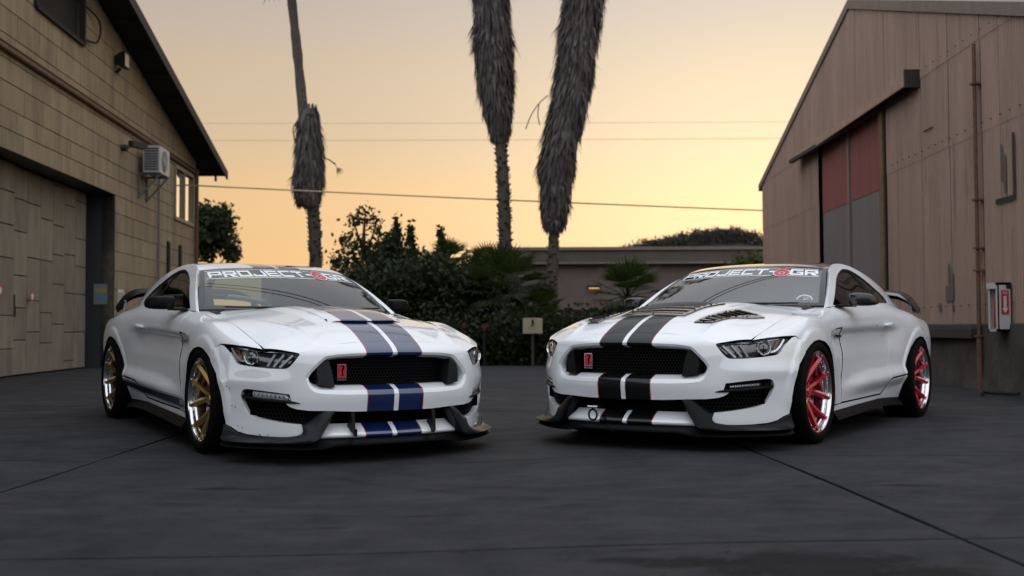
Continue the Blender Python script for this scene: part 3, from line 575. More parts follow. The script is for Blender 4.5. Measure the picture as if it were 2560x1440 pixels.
post=noisy('rusted_post',(.13,.075,.035),(.20,.12,.06),7,.8); k=MB(); k.box((RX(17.3)-.06,17.22,0),(RX(17.3)+.05,17.38,4.35)); k.build('door_post',post,sh)
k=MB(); k.box((RX(17.2)-.03,17.16,0),(RX(17.2)+.05,17.215,4.35)); k.build('door_gap',M0,sh)
k=MB(); k.loft([[(RX(y)-.03,y,4.50),(RX(y)-.24,y,4.40),(RX(y)-.24,y,4.27),(RX(y)-.225,y,4.26),(RX(y)-.225,y,4.385),(RX(y)-.03,y,4.47)] for y in (15.55,22.9)]); k.build('door_track_hood',tan,sh,angle=20)
k=MB(); k.box((RX(15.6)-.25,15.50,4.24),(RX(15.6)-.02,15.55,4.50)); k.box((RX(19)-.18,15.6,4.24),(RX(19)-.10,22.8,4.31)); k.build('door_track',fas,sh)
trim=noisy('roof_trim',(.16,.125,.105),(.22,.17,.14),6,.7)
for a,b in ((19.03,27.35),(10.6,19.03)): k=MB(); k.loft([[(RX(y)-.07,y,gz(y)-.10),(RX(y)+.02,y,gz(y)-.10),(RX(y)+.02,y,gz(y)+.06),(RX(y)-.07,y,gz(y)+.06)] for y in (a,b)]); k.build('rake_trim',trim,sh)
k=MB(); 
for a,b in ((19.03,27.35),(10.6,19.03)): k.add([(RX(a)-.06,a,gz(a)+.062),(18,a,gz(a)+.062),(18,b,gz(b)+.062),(RX(b)-.06,b,gz(b)+.062)],[(0,1,2,3)])
k.build('roof',trim,sh)
k=MB(); k.add([(RX(27.1),27.09,0),(18,27.09,0),(18,27.09,4.4),(RX(27.1),27.09,4.4)],[(0,1,2,3)]); k.add([(RX(10.6),10.6,0),(18,10.6,0),(18,10.6,4),(RX(10.6),10.6,4)],[(3,2,1,0)]); k.build('end_wall',tan,sh)
cb=mat('base_concrete',(.05,.044,.038),.9); q=NT(cb); v=q.coord(); c=q.ramp(q.noise(v,2.6,8,.7),[(.3,(.024,.021,.019)),(.55,(.055,.047,.040)),(.8,(.095,.082,.068))]); q.col(c); q.bump(q.noise(v,9,8,.75),.8,.03)
def wavy(y,z): return RX(y)-.07-.012*np.sin(3*y+5*z)-.01*np.sin(7*y-4*z)
G=[[(float(wavy(y,z))-o_,y,z) for y in np.linspace(10.6,17.2,60)] for z,o_ in ((-.03,.05),(.05,.04),(.2,.012),(.45,.005),(.70,0),(.80,-.004),(.815,-.06))]; sheet('concrete_base',G,cb,sh)
k=MB(); k.box((RX(14.5)-.17,13.52,.63),(RX(14.5)-.06,15.5,.745)); k.build('timber_beam',fas,sh)
k=MB(); k.tube([(RX(13.35)-.10,13.35,z) for z in (0,.62,.66,.84,1.5,4.3)],[.035,.035,.028,.028,.025,.025],8); 
for z in (3.8,2.35,1.75,1.47,.66): k.box((RX(13.35)-.14,13.30,z-.012),(RX(13.35)-.02,13.40,z+.012))
k.build('drain_pipe',rust,sh)
blk_p=mat('black_paint_mark',(.02,.02,.022),.8); gr_p=mat('grey_glue_mark',(.10,.10,.105),.8)
def decal(name,y0,y1,z0,z1,m_,off=.045):
    k=MB(); k.add([(RX(y)-off,y,z) for y,z in ((y0,z0),(y1,z0),(y1,z1),(y0,z1))],[(3,2,1,0)]); return k.build(name,m_,sh)
for d in ((12.36,12.43,2.25,3.02,blk_p),(12.43,12.92,2.24,2.30,blk_p),(14.98,15.35,3.55,3.575,blk_p),(14.33,14.60,1.12,1.32,gr_p),(14.44,14.50,1.34,1.62,gr_p),(14.33,14.38,1.33,1.50,gr_p),(14.8,14.86,.98,1.10,gr_p),(14.33,14.38,.98,1.08,gr_p),(12.62,12.68,2.35,2.8,gr_p),(12.72,12.76,2.5,2.95,gr_p),(15.62,15.75,1.0,1.04,rust)): decal('paint_mark',*d)
# nail heads along seams
k=MB()
for z in (3.30,4.47,1.05): 
    for y in np.arange(11.4,17,.27): k.box((RX(y)-.052,y-.005,z-.005),(RX(y)-.03,y+.005,z+.005))
k.build('sheet_nails',fas,sh,kind='stuff')
# fire cabinet
fb=empty('fire_extinguisher_box',label='white fire extinguisher cabinet with red FIRE arrow sign on the metal shed wall',cat='fire box')
fw=mat('cabinet_white',(.50,.50,.49),.5); X0=RX(12.6); ya,yb=12.56,12.84; xo=X0-.19; xi=X0-.035
k=MB()
for lo,hi in (((xo,ya,.72),(xi,yb,.745)),((xo,ya,1.26),(xi,yb,1.29)),((xo,ya,.72),(xi,ya+.015,1.29)),((xo,yb-.015,.72),(xi,yb,1.29)),((xi-.01,ya,.72),(xi,yb,1.29)),((xo,ya,.72),(xo+.012,ya+.06,1.29)),((xo,yb-.05,.72),(xo+.012,yb,1.29)),((xo-.01,ya+.06,1.22),(xo+.012,yb,1.29))): k.box(lo,hi)
k.build('cabinet',fw,fb)
sgx0,sgx1=xo+.035,xo+.125; yf=ya-.004
k=MB(); k.add([(sgx0,yf,.915),(sgx1,yf,.915),(sgx1,yf,1.20),(sgx0,yf,1.20)],[(0,1,2,3)]); fs=k.build('fire_sign',redp,fb); k=MB(); cx=(sgx0+sgx1)/2; k.add([(cx-.017,yf-.002,1.13),(cx-.017,yf-.002,.99),(cx-.034,yf-.002,.99),(cx,yf-.002,.93),(cx+.034,yf-.002,.99),(cx+.017,yf-.002,.99),(cx+.017,yf-.002,1.13)],[(0,1,5,6),(2,3,4),(2,4,5,1)][:2]); k.build('sign_arrow',wht,fs)
V,F=text_mesh('FIRE',.042); mk('sign_text',np.stack([cx+V[:,0]*.8,0*V[:,0]+yf-.002,1.165+V[:,1]],1),F,wht,fs,angle=None)
V,F=text_mesh('E\nX\nT\nI\nN\nG',.021); mk('sign_text',np.stack([cx+V[:,0],0*V[:,0]+yf-.004,1.055+V[:,1]],1),F,redp,fs,angle=None)
k=MB(); k.add([(xo+.095,yf,1.215),(xo+.145,yf,1.215),(xo+.145,yf,1.27),(xo+.095,yf,1.27)],[(0,1,2,3)]); k.build('dark_label',M0,fb)
k=MB(); k.lathe([(.0,.76),(.055,.76),(.06,.78),(.06,1.08),(.04,1.13),(.02,1.15),(.02,1.19),(.0,1.19)],16,axis='z'); o=k.build('fire_extinguisher',redp,None,loc=(xo+.085,12.72,0)); prop(o,'red fire extinguisher standing inside the white cabinet','fire extinguisher')
k=MB(); k.tube(crv([(5.3,12.2,.015),(5.45,12.55,.02),(5.55,12.35,.02),(5.62,12.0,.03)],6),.022,6); o=k.build('rubber_hose',M0); prop(o,'black rubber hose lying on the ground under the fire cabinet','hose')
# ------------------------------------------------------------ back building, hill, wires
bb=empty('flat_roofed_building',label='long low brown building with flat roof and grey fascia behind the palms',cat='building')
bw=noisy('brown_render',(0.15,0.1108,0.0994),(0.1875,0.1392,0.1221),1.5,.9); bf=noisy('grey_fascia',(0.08625,0.0748,0.0616),(0.1092,0.0946,0.077),2,.8); YB=34.
k=MB(); k.box((.05,YB,0),(14,YB+10,2.78)); k.build('wall',bw,bb); k=MB(); k.box((-.05,YB-.25,2.80),(14.2,YB+10.2,3.24)); k.build('fascia',bf,bb); k=MB(); k.box((-.12,YB-.32,3.19),(14.3,YB+10.3,3.29)); k.box((-.08,YB-.28,2.76),(14.2,YB+10.2,2.82)); k.build('roof_edge',trim,bb)
lm=empty('wall_lamp',label='lit amber wall lamp on the brown back building',cat='lamp'); k=MB(); k.box((2.38,YB-.16,2.02),(2.78,YB-.003,2.10)); k.build('lamp_hood',fas,lm); k=MB(); k.box((2.42,YB-.13,1.99),(2.74,YB-.03,2.018)); k.build('lamp_tube',mat('lamp_glow',(.8,.5,.2),.5,emit=(1,.55,.18,.9)),lm)
hm=noisy('hill_scrub',(0.015,0.016,0.012),(0.0275,0.026,0.019),.05,.95); 
hx=np.linspace(10,330,90); prof=lambda x: (24.5+12.6*np.exp(-((x-79)/24)**2)+5*np.exp(-((x-50)/14)**2)+.5*np.sin(x*.31)+.3*np.sin(x*.77+1))*sst((np.asarray(x,float)-8)/30)
G=[[(x,y,float(prof(x))*f_-.5) for x in hx] for y,f_ in ((330,0),(355,.35),(385,.8),(410,1.0),(440,.9),(500,0))]; hill=sheet('hill',G,hm,kind='structure')
WM=mat('wire',(.45,.36,.20),.5)
def wire(name,a,b,sag,r,label):
    a,b=np.array(a,float),np.array(b,float); t=np.linspace(0,1,40)[:,None]; P=a+(b-a)*t; P[:,2]-=4*sag*(t*(1-t))[:,0]; k=MB(); k.tube(P,r,6); prop(k.build(name,WM),label,'cable','overhead cables')
wire('overhead_cable',(-18,29,5.2),(14,29,3.62),.10,.021,'lowest thick overhead cable crossing behind the palms')
wire('overhead_cable',(-50,70,14.4),(60,70,14.3),.25,.012,'upper faint overhead wire crossing the sky')
wire('overhead_cable',(-50,70,13.3),(60,70,13.4),.35,.015,'faint overhead wire just below the upper one')
# ------------------------------------------------------------ plants
def leafmat(name,dark,light,rough=.6):
    m=mat(name,dark,rough); q=NT(m); g=q.n('ShaderNodeNewGeometry'); q.col(q.ramp(g.outputs['Random Per Island'],[(0,dark),(.6,tuple((a+b)/2 for a,b in zip(dark,light))),(1,light)])); q.b.inputs['Specular IOR Level'].default_value=.25
    tr=q.n('ShaderNodeBsdfTranslucent'); tr.inputs[0].default_value=tuple(light)+(1,); mx=q.n('ShaderNodeMixShader'); mx.inputs[0].default_value=.25; o=[n for n in q.t.nodes if n.type=='OUTPUT_MATERIAL'][0]; q.l(q.b.outputs[0],mx.inputs[1]); q.l(tr.outputs[0],mx.inputs[2]); q.l(mx.outputs[0],o.inputs[0]); return m
LM1=leafmat('dark_leaf',(0.01008,0.01512,0.00672),(0.0336,0.0462,0.01344)); LM2=leafmat('olive_leaf',(0.01512,0.02016,0.0084),(0.042,0.05208,0.0168)); LM3=leafmat('fan_leaf',(0.01008,0.01848,0.00588),(0.04872,0.06888,0.01512)); LM4=leafmat('bright_leaf',(0.0336,0.0462,0.01008),(0.084,0.0924,0.021))
bark=noisy('palm_bark',(0.045,0.0375,0.0315),(0.0975,0.081,0.0675),12,.95,.6,30); dead=leafmat('dead_frond',(0.057,0.0495,0.04704),(0.1496,0.132,0.121),.9); wood=noisy('bark',(0.03,0.024,0.018),(0.06,0.048,0.039),10,.95)
def leaves(name,blobs,n,size,m_,par,aspect=1.8,shell=.5,label=None,cat=None,kind=None,group=None,droop=0):
    vol=np.array([b[3]*b[4]*b[5] for b in blobs])**(.8); pr=vol/vol.sum(); ix=RNG.choice(len(blobs),n,p=pr); Bl=np.array(blobs)[ix]; d=RNG.normal(size=(n,3)); d/=np.linalg.norm(d,axis=1)[:,None]; r=(shell+(1-shell)*RNG.random(n))[:,None]*RNG.random(n)[:,None]**.18
    C=Bl[:,:3]+np.clip(RNG.normal(size=(n,3))*.58,-1.5,1.5)*Bl[:,3:6]; s=size*RNG.uniform(.6,1.35,n)[:,None]; u=RNG.normal(size=(n,3)); u[:,2]-=droop; u/=np.linalg.norm(u,axis=1)[:,None]; w=np.cross(u,RNG.normal(size=(n,3))); w/=np.linalg.norm(w,axis=1)[:,None]
    V=np.stack([C-u*s*aspect/2,C+w*s*.5,C+u*s*aspect/2,C-w*s*.5],1).reshape(-1,3); F=np.arange(4*n).reshape(n,4); return mk(name,V,[tuple(f) for f in F],m_,par,angle=None,label=label,cat=cat,kind=kind,group=group)
def tree(name,base,top,blobs,n,size,m_,label,cat='tree',trunk_r=.12,limbs=True,group=None,droop=0,shell=.5):
    t=empty(name,tuple(base),label=label,cat=cat,group=group); B_=np.array(base,float); bl=[(b[0]-B_[0],b[1]-B_[1],b[2]-B_[2])+tuple(b[3:]) for b in blobs]; T_=np.array(top,float)-B_; k=MB(); P=crv([np.zeros(3),T_*.35+[.05*T_[2]*.3,0,0],T_*.7-[.04*T_[2]*.3,0,0],T_],5); k.tube(P,np.linspace(trunk_r,trunk_r*.3,len(P)),7)
    if limbs:
        for b in bl: c=np.array(b[:3]); f=min(max(c[2]/max(T_[2],.1)-.25,.15),.85); s0=T_*f; k.tube(crv([s0,(s0+c)/2+[0,0,.08*b[5]],c],4),np.linspace(trunk_r*.45,trunk_r*.12,9),5)
    k.build('trunk',wood,t); leaves('crown',bl,n,size,m_,t,droop=droop,shell=shell); return t
D0=lambda px,py,d:((px-1280)/2697*d+.0*d, d,.795+(817-py)/2697*d)
def bl(px,py,rx,ry,d,dep=1.0): x,y,z=D0(px,py,d); return (x,y,z,rx/2697*d,dep,ry/2697*d)
d=27; 
tree('feathery_tree',(D0(905,880,d)[0],d,0),D0(912,540,d),[bl(912,535,26,24,d,.3),bl(885,552,22,18,d,.3),bl(940,560,20,22,d,.3),bl(870,600,26,22,d,.4),bl(905,610,30,22,d,.4),bl(955,600,30,20,d,.4),bl(985,585,26,14,d,.3),bl(860,650,30,30,d,.5),bl(930,650,40,30,d,.5),bl(850,690,24,24,d,.4),bl(838,660,12,22,d,.3),bl(900,700,50,24,d,.5)],1500,.075,LM2,'tall wispy tree with sky showing through its thin crown, right of the thin palm',trunk_r=.09)
d=26
tree('pointed_tree',(D0(985,880,d)[0],d,0),D0(985,580,d),[bl(991,575,8,32,d,.25),bl(1027,590,9,30,d,.25),bl(975,620,26,26,d,.4),bl(1010,640,30,26,d,.4),bl(965,660,40,36,d,.6),bl(1030,680,36,36,d,.6),bl(985,720,60,50,d,.8)],6500,.075,LM1,'dark bushy tree with two pointed shoots at its top',trunk_r=.10)
tree('slender_tree',(D0(1104,880,d)[0],d,0),D0(1103,590,d),[bl(1103,590,7,20,d,.2),bl(1104,625,8,24,d,.2),bl(1106,660,14,22,d,.3)],700,.065,LM1,'single slender shoot rising out of the dark hedge',trunk_r=.04)
d=25
tree('dark_shrub',(D0(900,900,d)[0],d,0),D0(900,740,d),[bl(890,720,50,40,d,.8),bl(940,740,60,60,d,.9),bl(880,800,60,80,d,.9)],7500,.07,LM1,'dark shrub at the left end of the hedge below the wispy tree','shrub',.06,group='dark shrubs along the yard edge')
tree('dark_shrub',(D0(1050,900,d)[0],d,0),D0(1050,720,d),[bl(1040,700,60,50,d,.9),bl(1090,690,50,46,d,.9),bl(1060,780,80,90,d,.9),bl(1010,790,60,90,d,.8)],10000,.07,LM1,'broad dark green shrub behind the nose of the left car','shrub',.06,group='dark shrubs along the yard edge')
tree('dark_shrub',(D0(1160,900,d)[0],d,0),D0(1160,720,d),[bl(1150,700,50,40,d,.8),bl(1190,720,50,50,d,.9),bl(1160,790,80,80,d,.9)],8500,.07,LM2,'olive green shrub left of the young fan palm','shrub',.06,group='dark shrubs along the yard edge')
d=38
tree('leaning_tree',(D0(500,860,d)[0],d,0),D0(545,560,d),[bl(515,545,26,34,d,.8),bl(545,560,30,30,d,.8),bl(560,530,14,20,d,.6),bl(528,590,36,30,d,.8),bl(500,600,24,44,d,.8),bl(575,620,18,30,d,.5),bl(585,635,10,16,d,.4),bl(510,570,30,40,d,.8)],6000,.10,LM1,'small dark tree leaning out behind the corner of the block warehouse',trunk_r=.12)
tree('bright_bush',(D0(1865,760,30)[0],30,0),D0(1865,680,30),[bl(1855,668,24,22,30,.5),bl(1885,664,20,24,30,.5)],900,.08,LM4,'yellow green bush showing over the roof of the right car','bush',.05)
tree('low_hedge',(D0(1250,910,22.6)[0],22.6,0),D0(1250,850,22.6),[bl(1080+60*i,850,50,60,22.6,.35) for i in range(8)],9000,.06,LM1,'low dark clipped hedge along the back edge of the yard','hedge',.04,limbs=False)
fe=empty('board_fence',label='dark weathered board fence behind the shrubs and hedge',cat='fence'); fwd=noisy('fence_board',(.010,.009,.008),(.022,.019,.016),6,.95)
for i,x in enumerate(np.arange(-6.6,1.2,.20)): k=MB(); k.box((x,28.4,0),(x+.19,28.43,2.12+RNG.uniform(-.03,.03))); k.build('board',fwd,fe)
for i,x in enumerate(np.arange(-1.4,7,.20)): k=MB(); k.box((x,24.9,0),(x+.19,24.93,1.22+RNG.uniform(-.03,.03))); k.build('board',fwd,fe)
# fan palms
def fan_leaf(k,base,tip,r,up,n=17,spread=2.3):
    """petiole from base to tip, then a fan of narrow blades"""
    base,tip=np.array(base),np.array(tip); k.tube([base,(base+tip)/2+[0,0,.05],tip],[.014,.012,.009],4); dr=tip-base; dr/=np.linalg.norm(dr)+1e-9; sd=np.cross(dr,up); sd/=np.linalg.norm(sd)+1e-9; nn=np.cross(sd,dr)
    for i in range(n):
        a=(i/(n-1)-.5)*spread*2*.55; dd=dr*math.cos(a)+sd*math.sin(a); L=r*(.75+.25*math.cos(a))*random.uniform(.9,1.06); m_=tip+dd*L*.55+nn*.03*r; e=tip+dd*L-np.array([0,0,.12*L*random.uniform(.5,1.6)]); s=np.cross(dd,nn); w=.042*r
        k.add([tip,m_+s*w,e,m_-s*w],[(0,1,2,3)])
def fan_palm(base,h,n,r,label,tr=.11,lean=0,m_=None):
    t=empty('fan_palm',tuple(base),label=label,cat='fan palm',group='young fan palms along the back of the yard'); k=MB(); k.tube([(0,0,0),(lean*.4,0,h*.5),(lean,0,h)],[tr*1.2,tr,tr*.8],9); k.build('trunk',bark,t)
    for i in range(n):
        az=i*2.39996+random.uniform(-.2,.2); el=math.radians(-38+118*((i+.5)/n)); L=r*.55*random.uniform(.8,1.15); c=np.array([lean,0,h]); dv=np.array([math.cos(az)*math.cos(el),math.sin(az)*math.cos(el),math.sin(el)]); tip=c+dv*L; up=np.array([-math.cos(az)*math.sin(el),-math.sin(az)*math.sin(el),math.cos(el)]); k=MB(); fan_leaf(k,c,tip,r*.62,up); k.build('palm_leaf',m_ or LM3,t,angle=None)
    return t
x,y,z=D0(1262,735,24); fan_palm((x,24,0),1.50,34,1.12,'large young fan palm with bright centre between the two cars')
x,y,z=D0(1568,742,25); fan_palm((x,25,0),1.42,30,.98,'young fan palm standing against the brown building left of the right car')
x,y,z=D0(1118,650,26); fan_palm((x,26,0),2.25,22,.74,'smaller fan palm rising over the hedge beside the slender shoot',.08)
x,y,z=D0(1345,770,23.6); fan_palm((x,23.6,0),.95,20,.80,'low fan palm beside the thick skirted palm trunk',.08)
x,y,z=D0(1215,690,25.5); fan_palm((x,25.5,0),1.9,24,.85,'fan palm with long spiky leaves left of the middle palm trunk',.08)
# tall skirted palms
def tall_palm(d,axis,wid,skirt,crown,label,dens_=1.0,stub=True,open_top=False):
    P=np.array([D0(px,py,d) for px,py in axis]); P0=np.array([P[0][0],d,0.]); t=empty('tall_palm',tuple(P0),label=label,cat='palm tree',group='tall palms with hanging dead fronds')
    Q=np.concatenate([[P0],P])-P0; Q=crv(Q,6); zq=Q[:,2]; wz=np.array([D0(0,py,d)[2] for py,_ in wid]); wv=np.array([w/2697*d/2 for _,w in wid]); o=np.argsort(wz); rad=np.interp(zq,wz[o],wv[o]); k=MB(); k.tube(Q,rad*(1+.05*RNG.normal(size=len(rad))),14); k.build('trunk',bark,t)
    ax=lambda z:np.stack([np.interp(z,zq,Q[:,0]),np.interp(z,zq,Q[:,1]),z],-1)
    if stub:
        k=MB(); z=.8
        zb=D0(0,skirt[0][0],d)[2]
        while z<zb:
            for j in range(3): a=RNG.uniform(0,6.28); r=float(np.interp(z,zq,rad)); c=ax(np.array(z)); k.bar(c+[math.cos(a)*r*.8,math.sin(a)*r*.8,0],c+[math.cos(a)*r*1.28,math.sin(a)*r*1.28,.09],.07,.02)
            z+=.065
        k.build('frond_stubs',bark,t,kind='stuff')
    sz=np.array([D0(0,py,d)[2] for py,a,b in skirt]); sl=np.array([a for _,a,_ in skirt]); sr=np.array([b for _,_,b in skirt]); o=np.argsort(sz); sz,sl,sr=sz[o],sl[o],sr[o]; cx=(sl+sr)/2; cxw=(cx-1280)/2697*d-P0[0]; hw=(sr-sl)/2/2697*d
    n=int(3600*dens_*(sz[-1]-sz[0])/6); Z=RNG.uniform(sz[0]+.12,sz[-1]+.4,n); A_=RNG.uniform(0,2*math.pi,n); Rr=np.interp(Z,sz,hw)*RNG.uniform(.70,1.04,n); Cx=np.interp(Z,sz,cxw); L=RNG.uniform(.30,.95,n)*(1.0); Wd=RNG.uniform(.012,.055,n)
    dirn=np.stack([np.cos(A_),np.sin(A_),0*A_],1); tan_=np.stack([-np.sin(A_),np.cos(A_),0*A_],1); top=np.stack([Cx,0*Cx,Z],1)+dirn*(Rr*.80)[:,None]; bz=np.maximum(Z-L,sz[0]-RNG.uniform(-.15,.12,n)); loose=(RNG.random(n)<.16)*RNG.uniform(.05,.30,n); Rb=np.interp(bz,sz,hw)*(RNG.uniform(.84,1.08,n)*(1+.10*np.sin(Z*5.1+A_*2)))+loose*.5; bz=bz+loose*.25; bot=np.stack([np.interp(bz,sz,cxw),0*Cx,bz],1)+dirn*Rb[:,None]+tan_*RNG.normal(0,.05,n)[:,None]; mid=(top+bot)/2+dirn*.03
    V=np.stack([top-tan_*Wd[:,None]*.5,top+tan_*Wd[:,None]*.5,mid+tan_*Wd[:,None],bot,mid-tan_*Wd[:,None]],1).reshape(-1,3); F=[]
    for i in range(n): b=5*i; F+=[(b,b+1,b+2,b+4),(b+4,b+2,b+3)]
    mk('dead_frond_skirt',V,F,dead,t,angle=None,kind='stuff')
    zc=np.linspace(sz[0]+.1,sz[-1],12); k=MB(); k.tube(np.stack([np.interp(zc,sz,cxw),0*zc,zc],1),np.interp(zc,sz,hw)*.72,14); k.build('skirt_core',noisy('dead_core',(.022,.018,.015),(.045,.037,.03),9,.95),t)
    if crown:
        zc=D0(0,crown[1],d)[2]; xc=D0(crown[0],0,d)[0]-P0[0]
        for i in range(26):
            az=i*2.4; el=math.radians(-45+110*((i+.5)/26)); dv=np.array([math.cos(az)*math.cos(el),math.sin(az)*math.cos(el),math.sin(el)]); c=np.array([xc,0,zc]); k=MB(); up=np.array([-math.cos(az)*math.sin(el),-math.sin(az)*math.sin(el),math.cos(el)]); fan_leaf(k,c,c+dv*.75,.8,up,13); k.build('palm_leaf',LM3 if el>-.2 else dead,t,angle=None)
    return t
tp=tall_palm(30,[(788,640),(782,520),(766,380),(757,280),(742,130),(728,0),(722,-60)],[(900,36),(640,31),(520,31),(380,26),(280,26),(130,24),(0,22),(-60,20)],[(512,742,796),(480,729,807),(430,731,812),(380,737,810),(330,740,800),(290,748,794)],(718,-120),'thin leaning palm whose dead fronds hang in one short skirt at mid height',1.5)
k=MB(); d=30; P0=np.array(tp.location)
for pts in ([(800,300),(806,340),(815,390),(828,400),(843,412)],[(798,288),(792,284),(778,288)],[(740,350),(737,320),(748,300)],[(768,286),(785,282),(795,300),(796,340)]): k.tube(crv([np.array(D0(a,b,d))-P0+[0,-.3,0] for a,b in pts],5),.018,5)
k.build('hanging_stem',dead,tp)
k=MB(); fan_leaf(k,np.array(D0(835,405,d))-P0+[0,-.3,0],np.array(D0(845,418,d))-P0+[0,-.3,0],.25,np.array([0,-1.,0]),7,1.0); k.build('hanging_leaf',dead,tp,angle=None)
tall_palm(29,[(1264,650),(1260,480),(1252,340),(1240,200),(1232,60),(1228,-80),(1226,-200)],[(900,36),(650,34),(480,31),(340,29),(200,26),(-200,24)],[(352,1232,1272),(330,1226,1275),(300,1212,1284),(250,1200,1290),(180,1188,1290),(110,1178,1291),(60,1186,1283),(0,1184,1276),(-110,1178,1280)],(1228,-220),'middle palm with a long shaggy skirt and bare lower trunk left of centre',1.3)
tall_palm(28,[(1376,850),(1380,700),(1386,575),(1400,440),(1425,250),(1455,50),(1478,-80),(1490,-200)],[(900,30),(700,27),(575,25),(250,24),(-200,22)],[(578,1362,1408),(555,1355,1418),(520,1351,1424),(470,1347,1436),(425,1341,1441),(370,1352,1446),(330,1364,1460),(200,1384,1490),(100,1394,1502),(0,1405,1522),(-110,1420,1540)],(1488,-220),'leaning palm with the longest skirt, nearly down to the hedge, right of centre',1.4)
k=MB(); 
for pts in ([(1372,235),(1350,255),(1330,285),(1316,320)],[(1350,255),(1347,285),(1352,310)]): k.tube(crv([np.array(D0(a,b,28)) for a,b in pts],5),.014,5)
o=k.build('drooping_flower_stalk',dead); prop(o,'thin dry flower stalk arching out left of the leaning palm skirt','palm stalk')
# hilltop trees, small things along the hedge
hb=[]
for x in np.linspace(32,170,110): hb.append((x+RNG.uniform(-1,1),404+RNG.uniform(-6,4),float(prof(x))-.9+RNG.uniform(-.5,.6),RNG.uniform(1.2,2.4),2.0,RNG.uniform(.7,1.5)))
for x in np.linspace(32,130,150): hb.append((x,392+RNG.uniform(-4,4),float(prof(x))*RNG.uniform(.86,.97),2.4,2.,1.4))
leaves('hill_trees',hb,20000,.5,mat('far_tree_green',(.030,.032,.022),.9),None,label='dark tree cover along the far hilltop',cat='trees',kind='stuff')
eb=empty('electrical_box',D0(1331,905,22.2)[:2]+(0,),label='cream metal box on a post in front of the hedge',cat='utility box'); k=MB(); k.box((-.20,-.09,.66),(.20,.09,.98)); k.build('box',mat('cream_metal',(.34,.29,.19),.55),eb); k=MB(); k.box((-.03,-.03,0),(.03,.03,.66)); k.build('post',fas,eb); k=MB(); k.box((-.02,-.105,.88),(.02,-.09,.95)); k.build('padlock',M0,eb)
for px,py,lab in ((1210,817,'red standpipe valve in front of the hedge, the taller of two'),(1158,812,'small red valve at the hedge left of the taller one')):
    X_,Y_,Z_=D0(px,py,22.3); k=MB(); s_=.55 if px>1200 else .4;  k.tube([(0,0,Z_-.12*s_),(0,0,Z_+.12*s_)],[.055*s_,.065*s_],10); k.tube([(-.10*s_,0,Z_),(.10*s_,0,Z_)],.035*s_,8); o=k.build('red_standpipe',redd,loc=(X_,Y_,0)); k=MB(); k.tube([(0,0,0),(0,0,Z_-.1*s_)],.03,8); k.build('stand',M0,o); prop(o,lab,'standpipe','red standpipes at the hedge')
# ------------------------------------------------------------ across the yard behind the camera (seen in the paint's reflections)
ob=empty('opposite_building',label='long low tan building across the yard behind the camera',cat='building')
ow=noisy('opposite_render',(.10,.088,.075),(.15,.13,.11),1.2,.9)
k=MB(); k.box((-34,-27,0),(30,-24,4.4)); k.build('wall',ow,ob); k=MB(); k.box((-34.3,-27.2,4.4),(30.3,-23.7,4.75)); k.build('parapet',bf,ob)
for x in np.arange(-31,28,5.2): k=MB(); k.box((x,-23.99,0),(x+3.2,-23.9,3.0)); k.build('roller_door',M0 if int(x)%2 else grym,ob)
for x,y in ((-15,-18),(2,-21),(19,-17)):
    o=empty('utility_pole',(x,y,0),label='timber utility pole behind the camera, '+{-15:'leftmost of three',2:'middle of three',19:'rightmost of three'}[x],cat='utility pole',group='utility poles behind the camera'); k=MB(); k.tube([(0,0,0),(0,0,9.5)],[.16,.11],8); k.build('pole',wood,o); k=MB(); k.box((-1.1,-.06,8.6),(1.1,.06,8.75)); k.build('crossarm',wood,o)
for nm,dx in (('nearer of the pair',-.16),('farther of the pair',.16)):
    wire('overhead_cable',(-7.4,11.0+dx,7.3),(5.95,14.9+dx*.6,6.35),.35+dx*.5,.04,'thick cable strung between the two buildings above the cars, '+nm)
# ------------------------------------------------------------ the two sports cars
M=dict(
 white=mat('white_paint',(.80,.815,.83),.5,0,1,coat_r=.015), black_g=mat('gloss_black',(.012,.012,.014),.25,0,1), black_s=mat('satin_black',(.004,.0043,.005),.40,spec=.14), black_m=mat('matt_black',(.007,.007,.0075),.7,spec=.25),
 void=mat('dark_void',(.0015,.0015,.0015),.9,spec=.05), rubber=noisy('tyre_rubber',(.0025,.0025,.0025),(.005,.005,.005),20,.7,spec=.07), chrome=mat('chrome',(.75,.76,.78),.12,1), silver=mat('polished_lip',(.72,.73,.75),.16,1),
 steel=noisy('brake_steel',(.35,.35,.36),(.25,.25,.26),30,.35,metal=1), red=mat('red_caliper',(.45,.015,.02),.35,0,.6), badge_red=mat('badge_red',(.55,.012,.04),.3,.2,.6), led=mat('lamp_reflector',(.8,.82,.85),.18,.7), amber=mat('amber_reflector',(.10,.028,.010),.25,0,.5),
 vinyl=mat('white_vinyl',(.82,.83,.84),.45), red_v=mat('red_vinyl',(.55,.02,.03),.45), carbon=noisy('carbon_weave',(.008,.009,.010),(.016,.018,.021),140,.36,spec=.2), lens=glass('clear_lens',(1,1,1),.95,ior=1.28), ws=glass('windscreen_glass',(.74,.93,.92),.42,ior=1.72), tint=glass('tinted_glass',(.5,.45,.42),.30),
 lining=mat('dark_upholstery',(.016,.016,.018),.7,spec=.2), tail=mat('red_tail_lamp',(.25,.008,.008),.2,0,1), hexm=mat('grille_plastic',(.006,.0063,.007),.45,spec=.2), frit=mat('black_ceramic_band',(.012,.013,.014),.2))
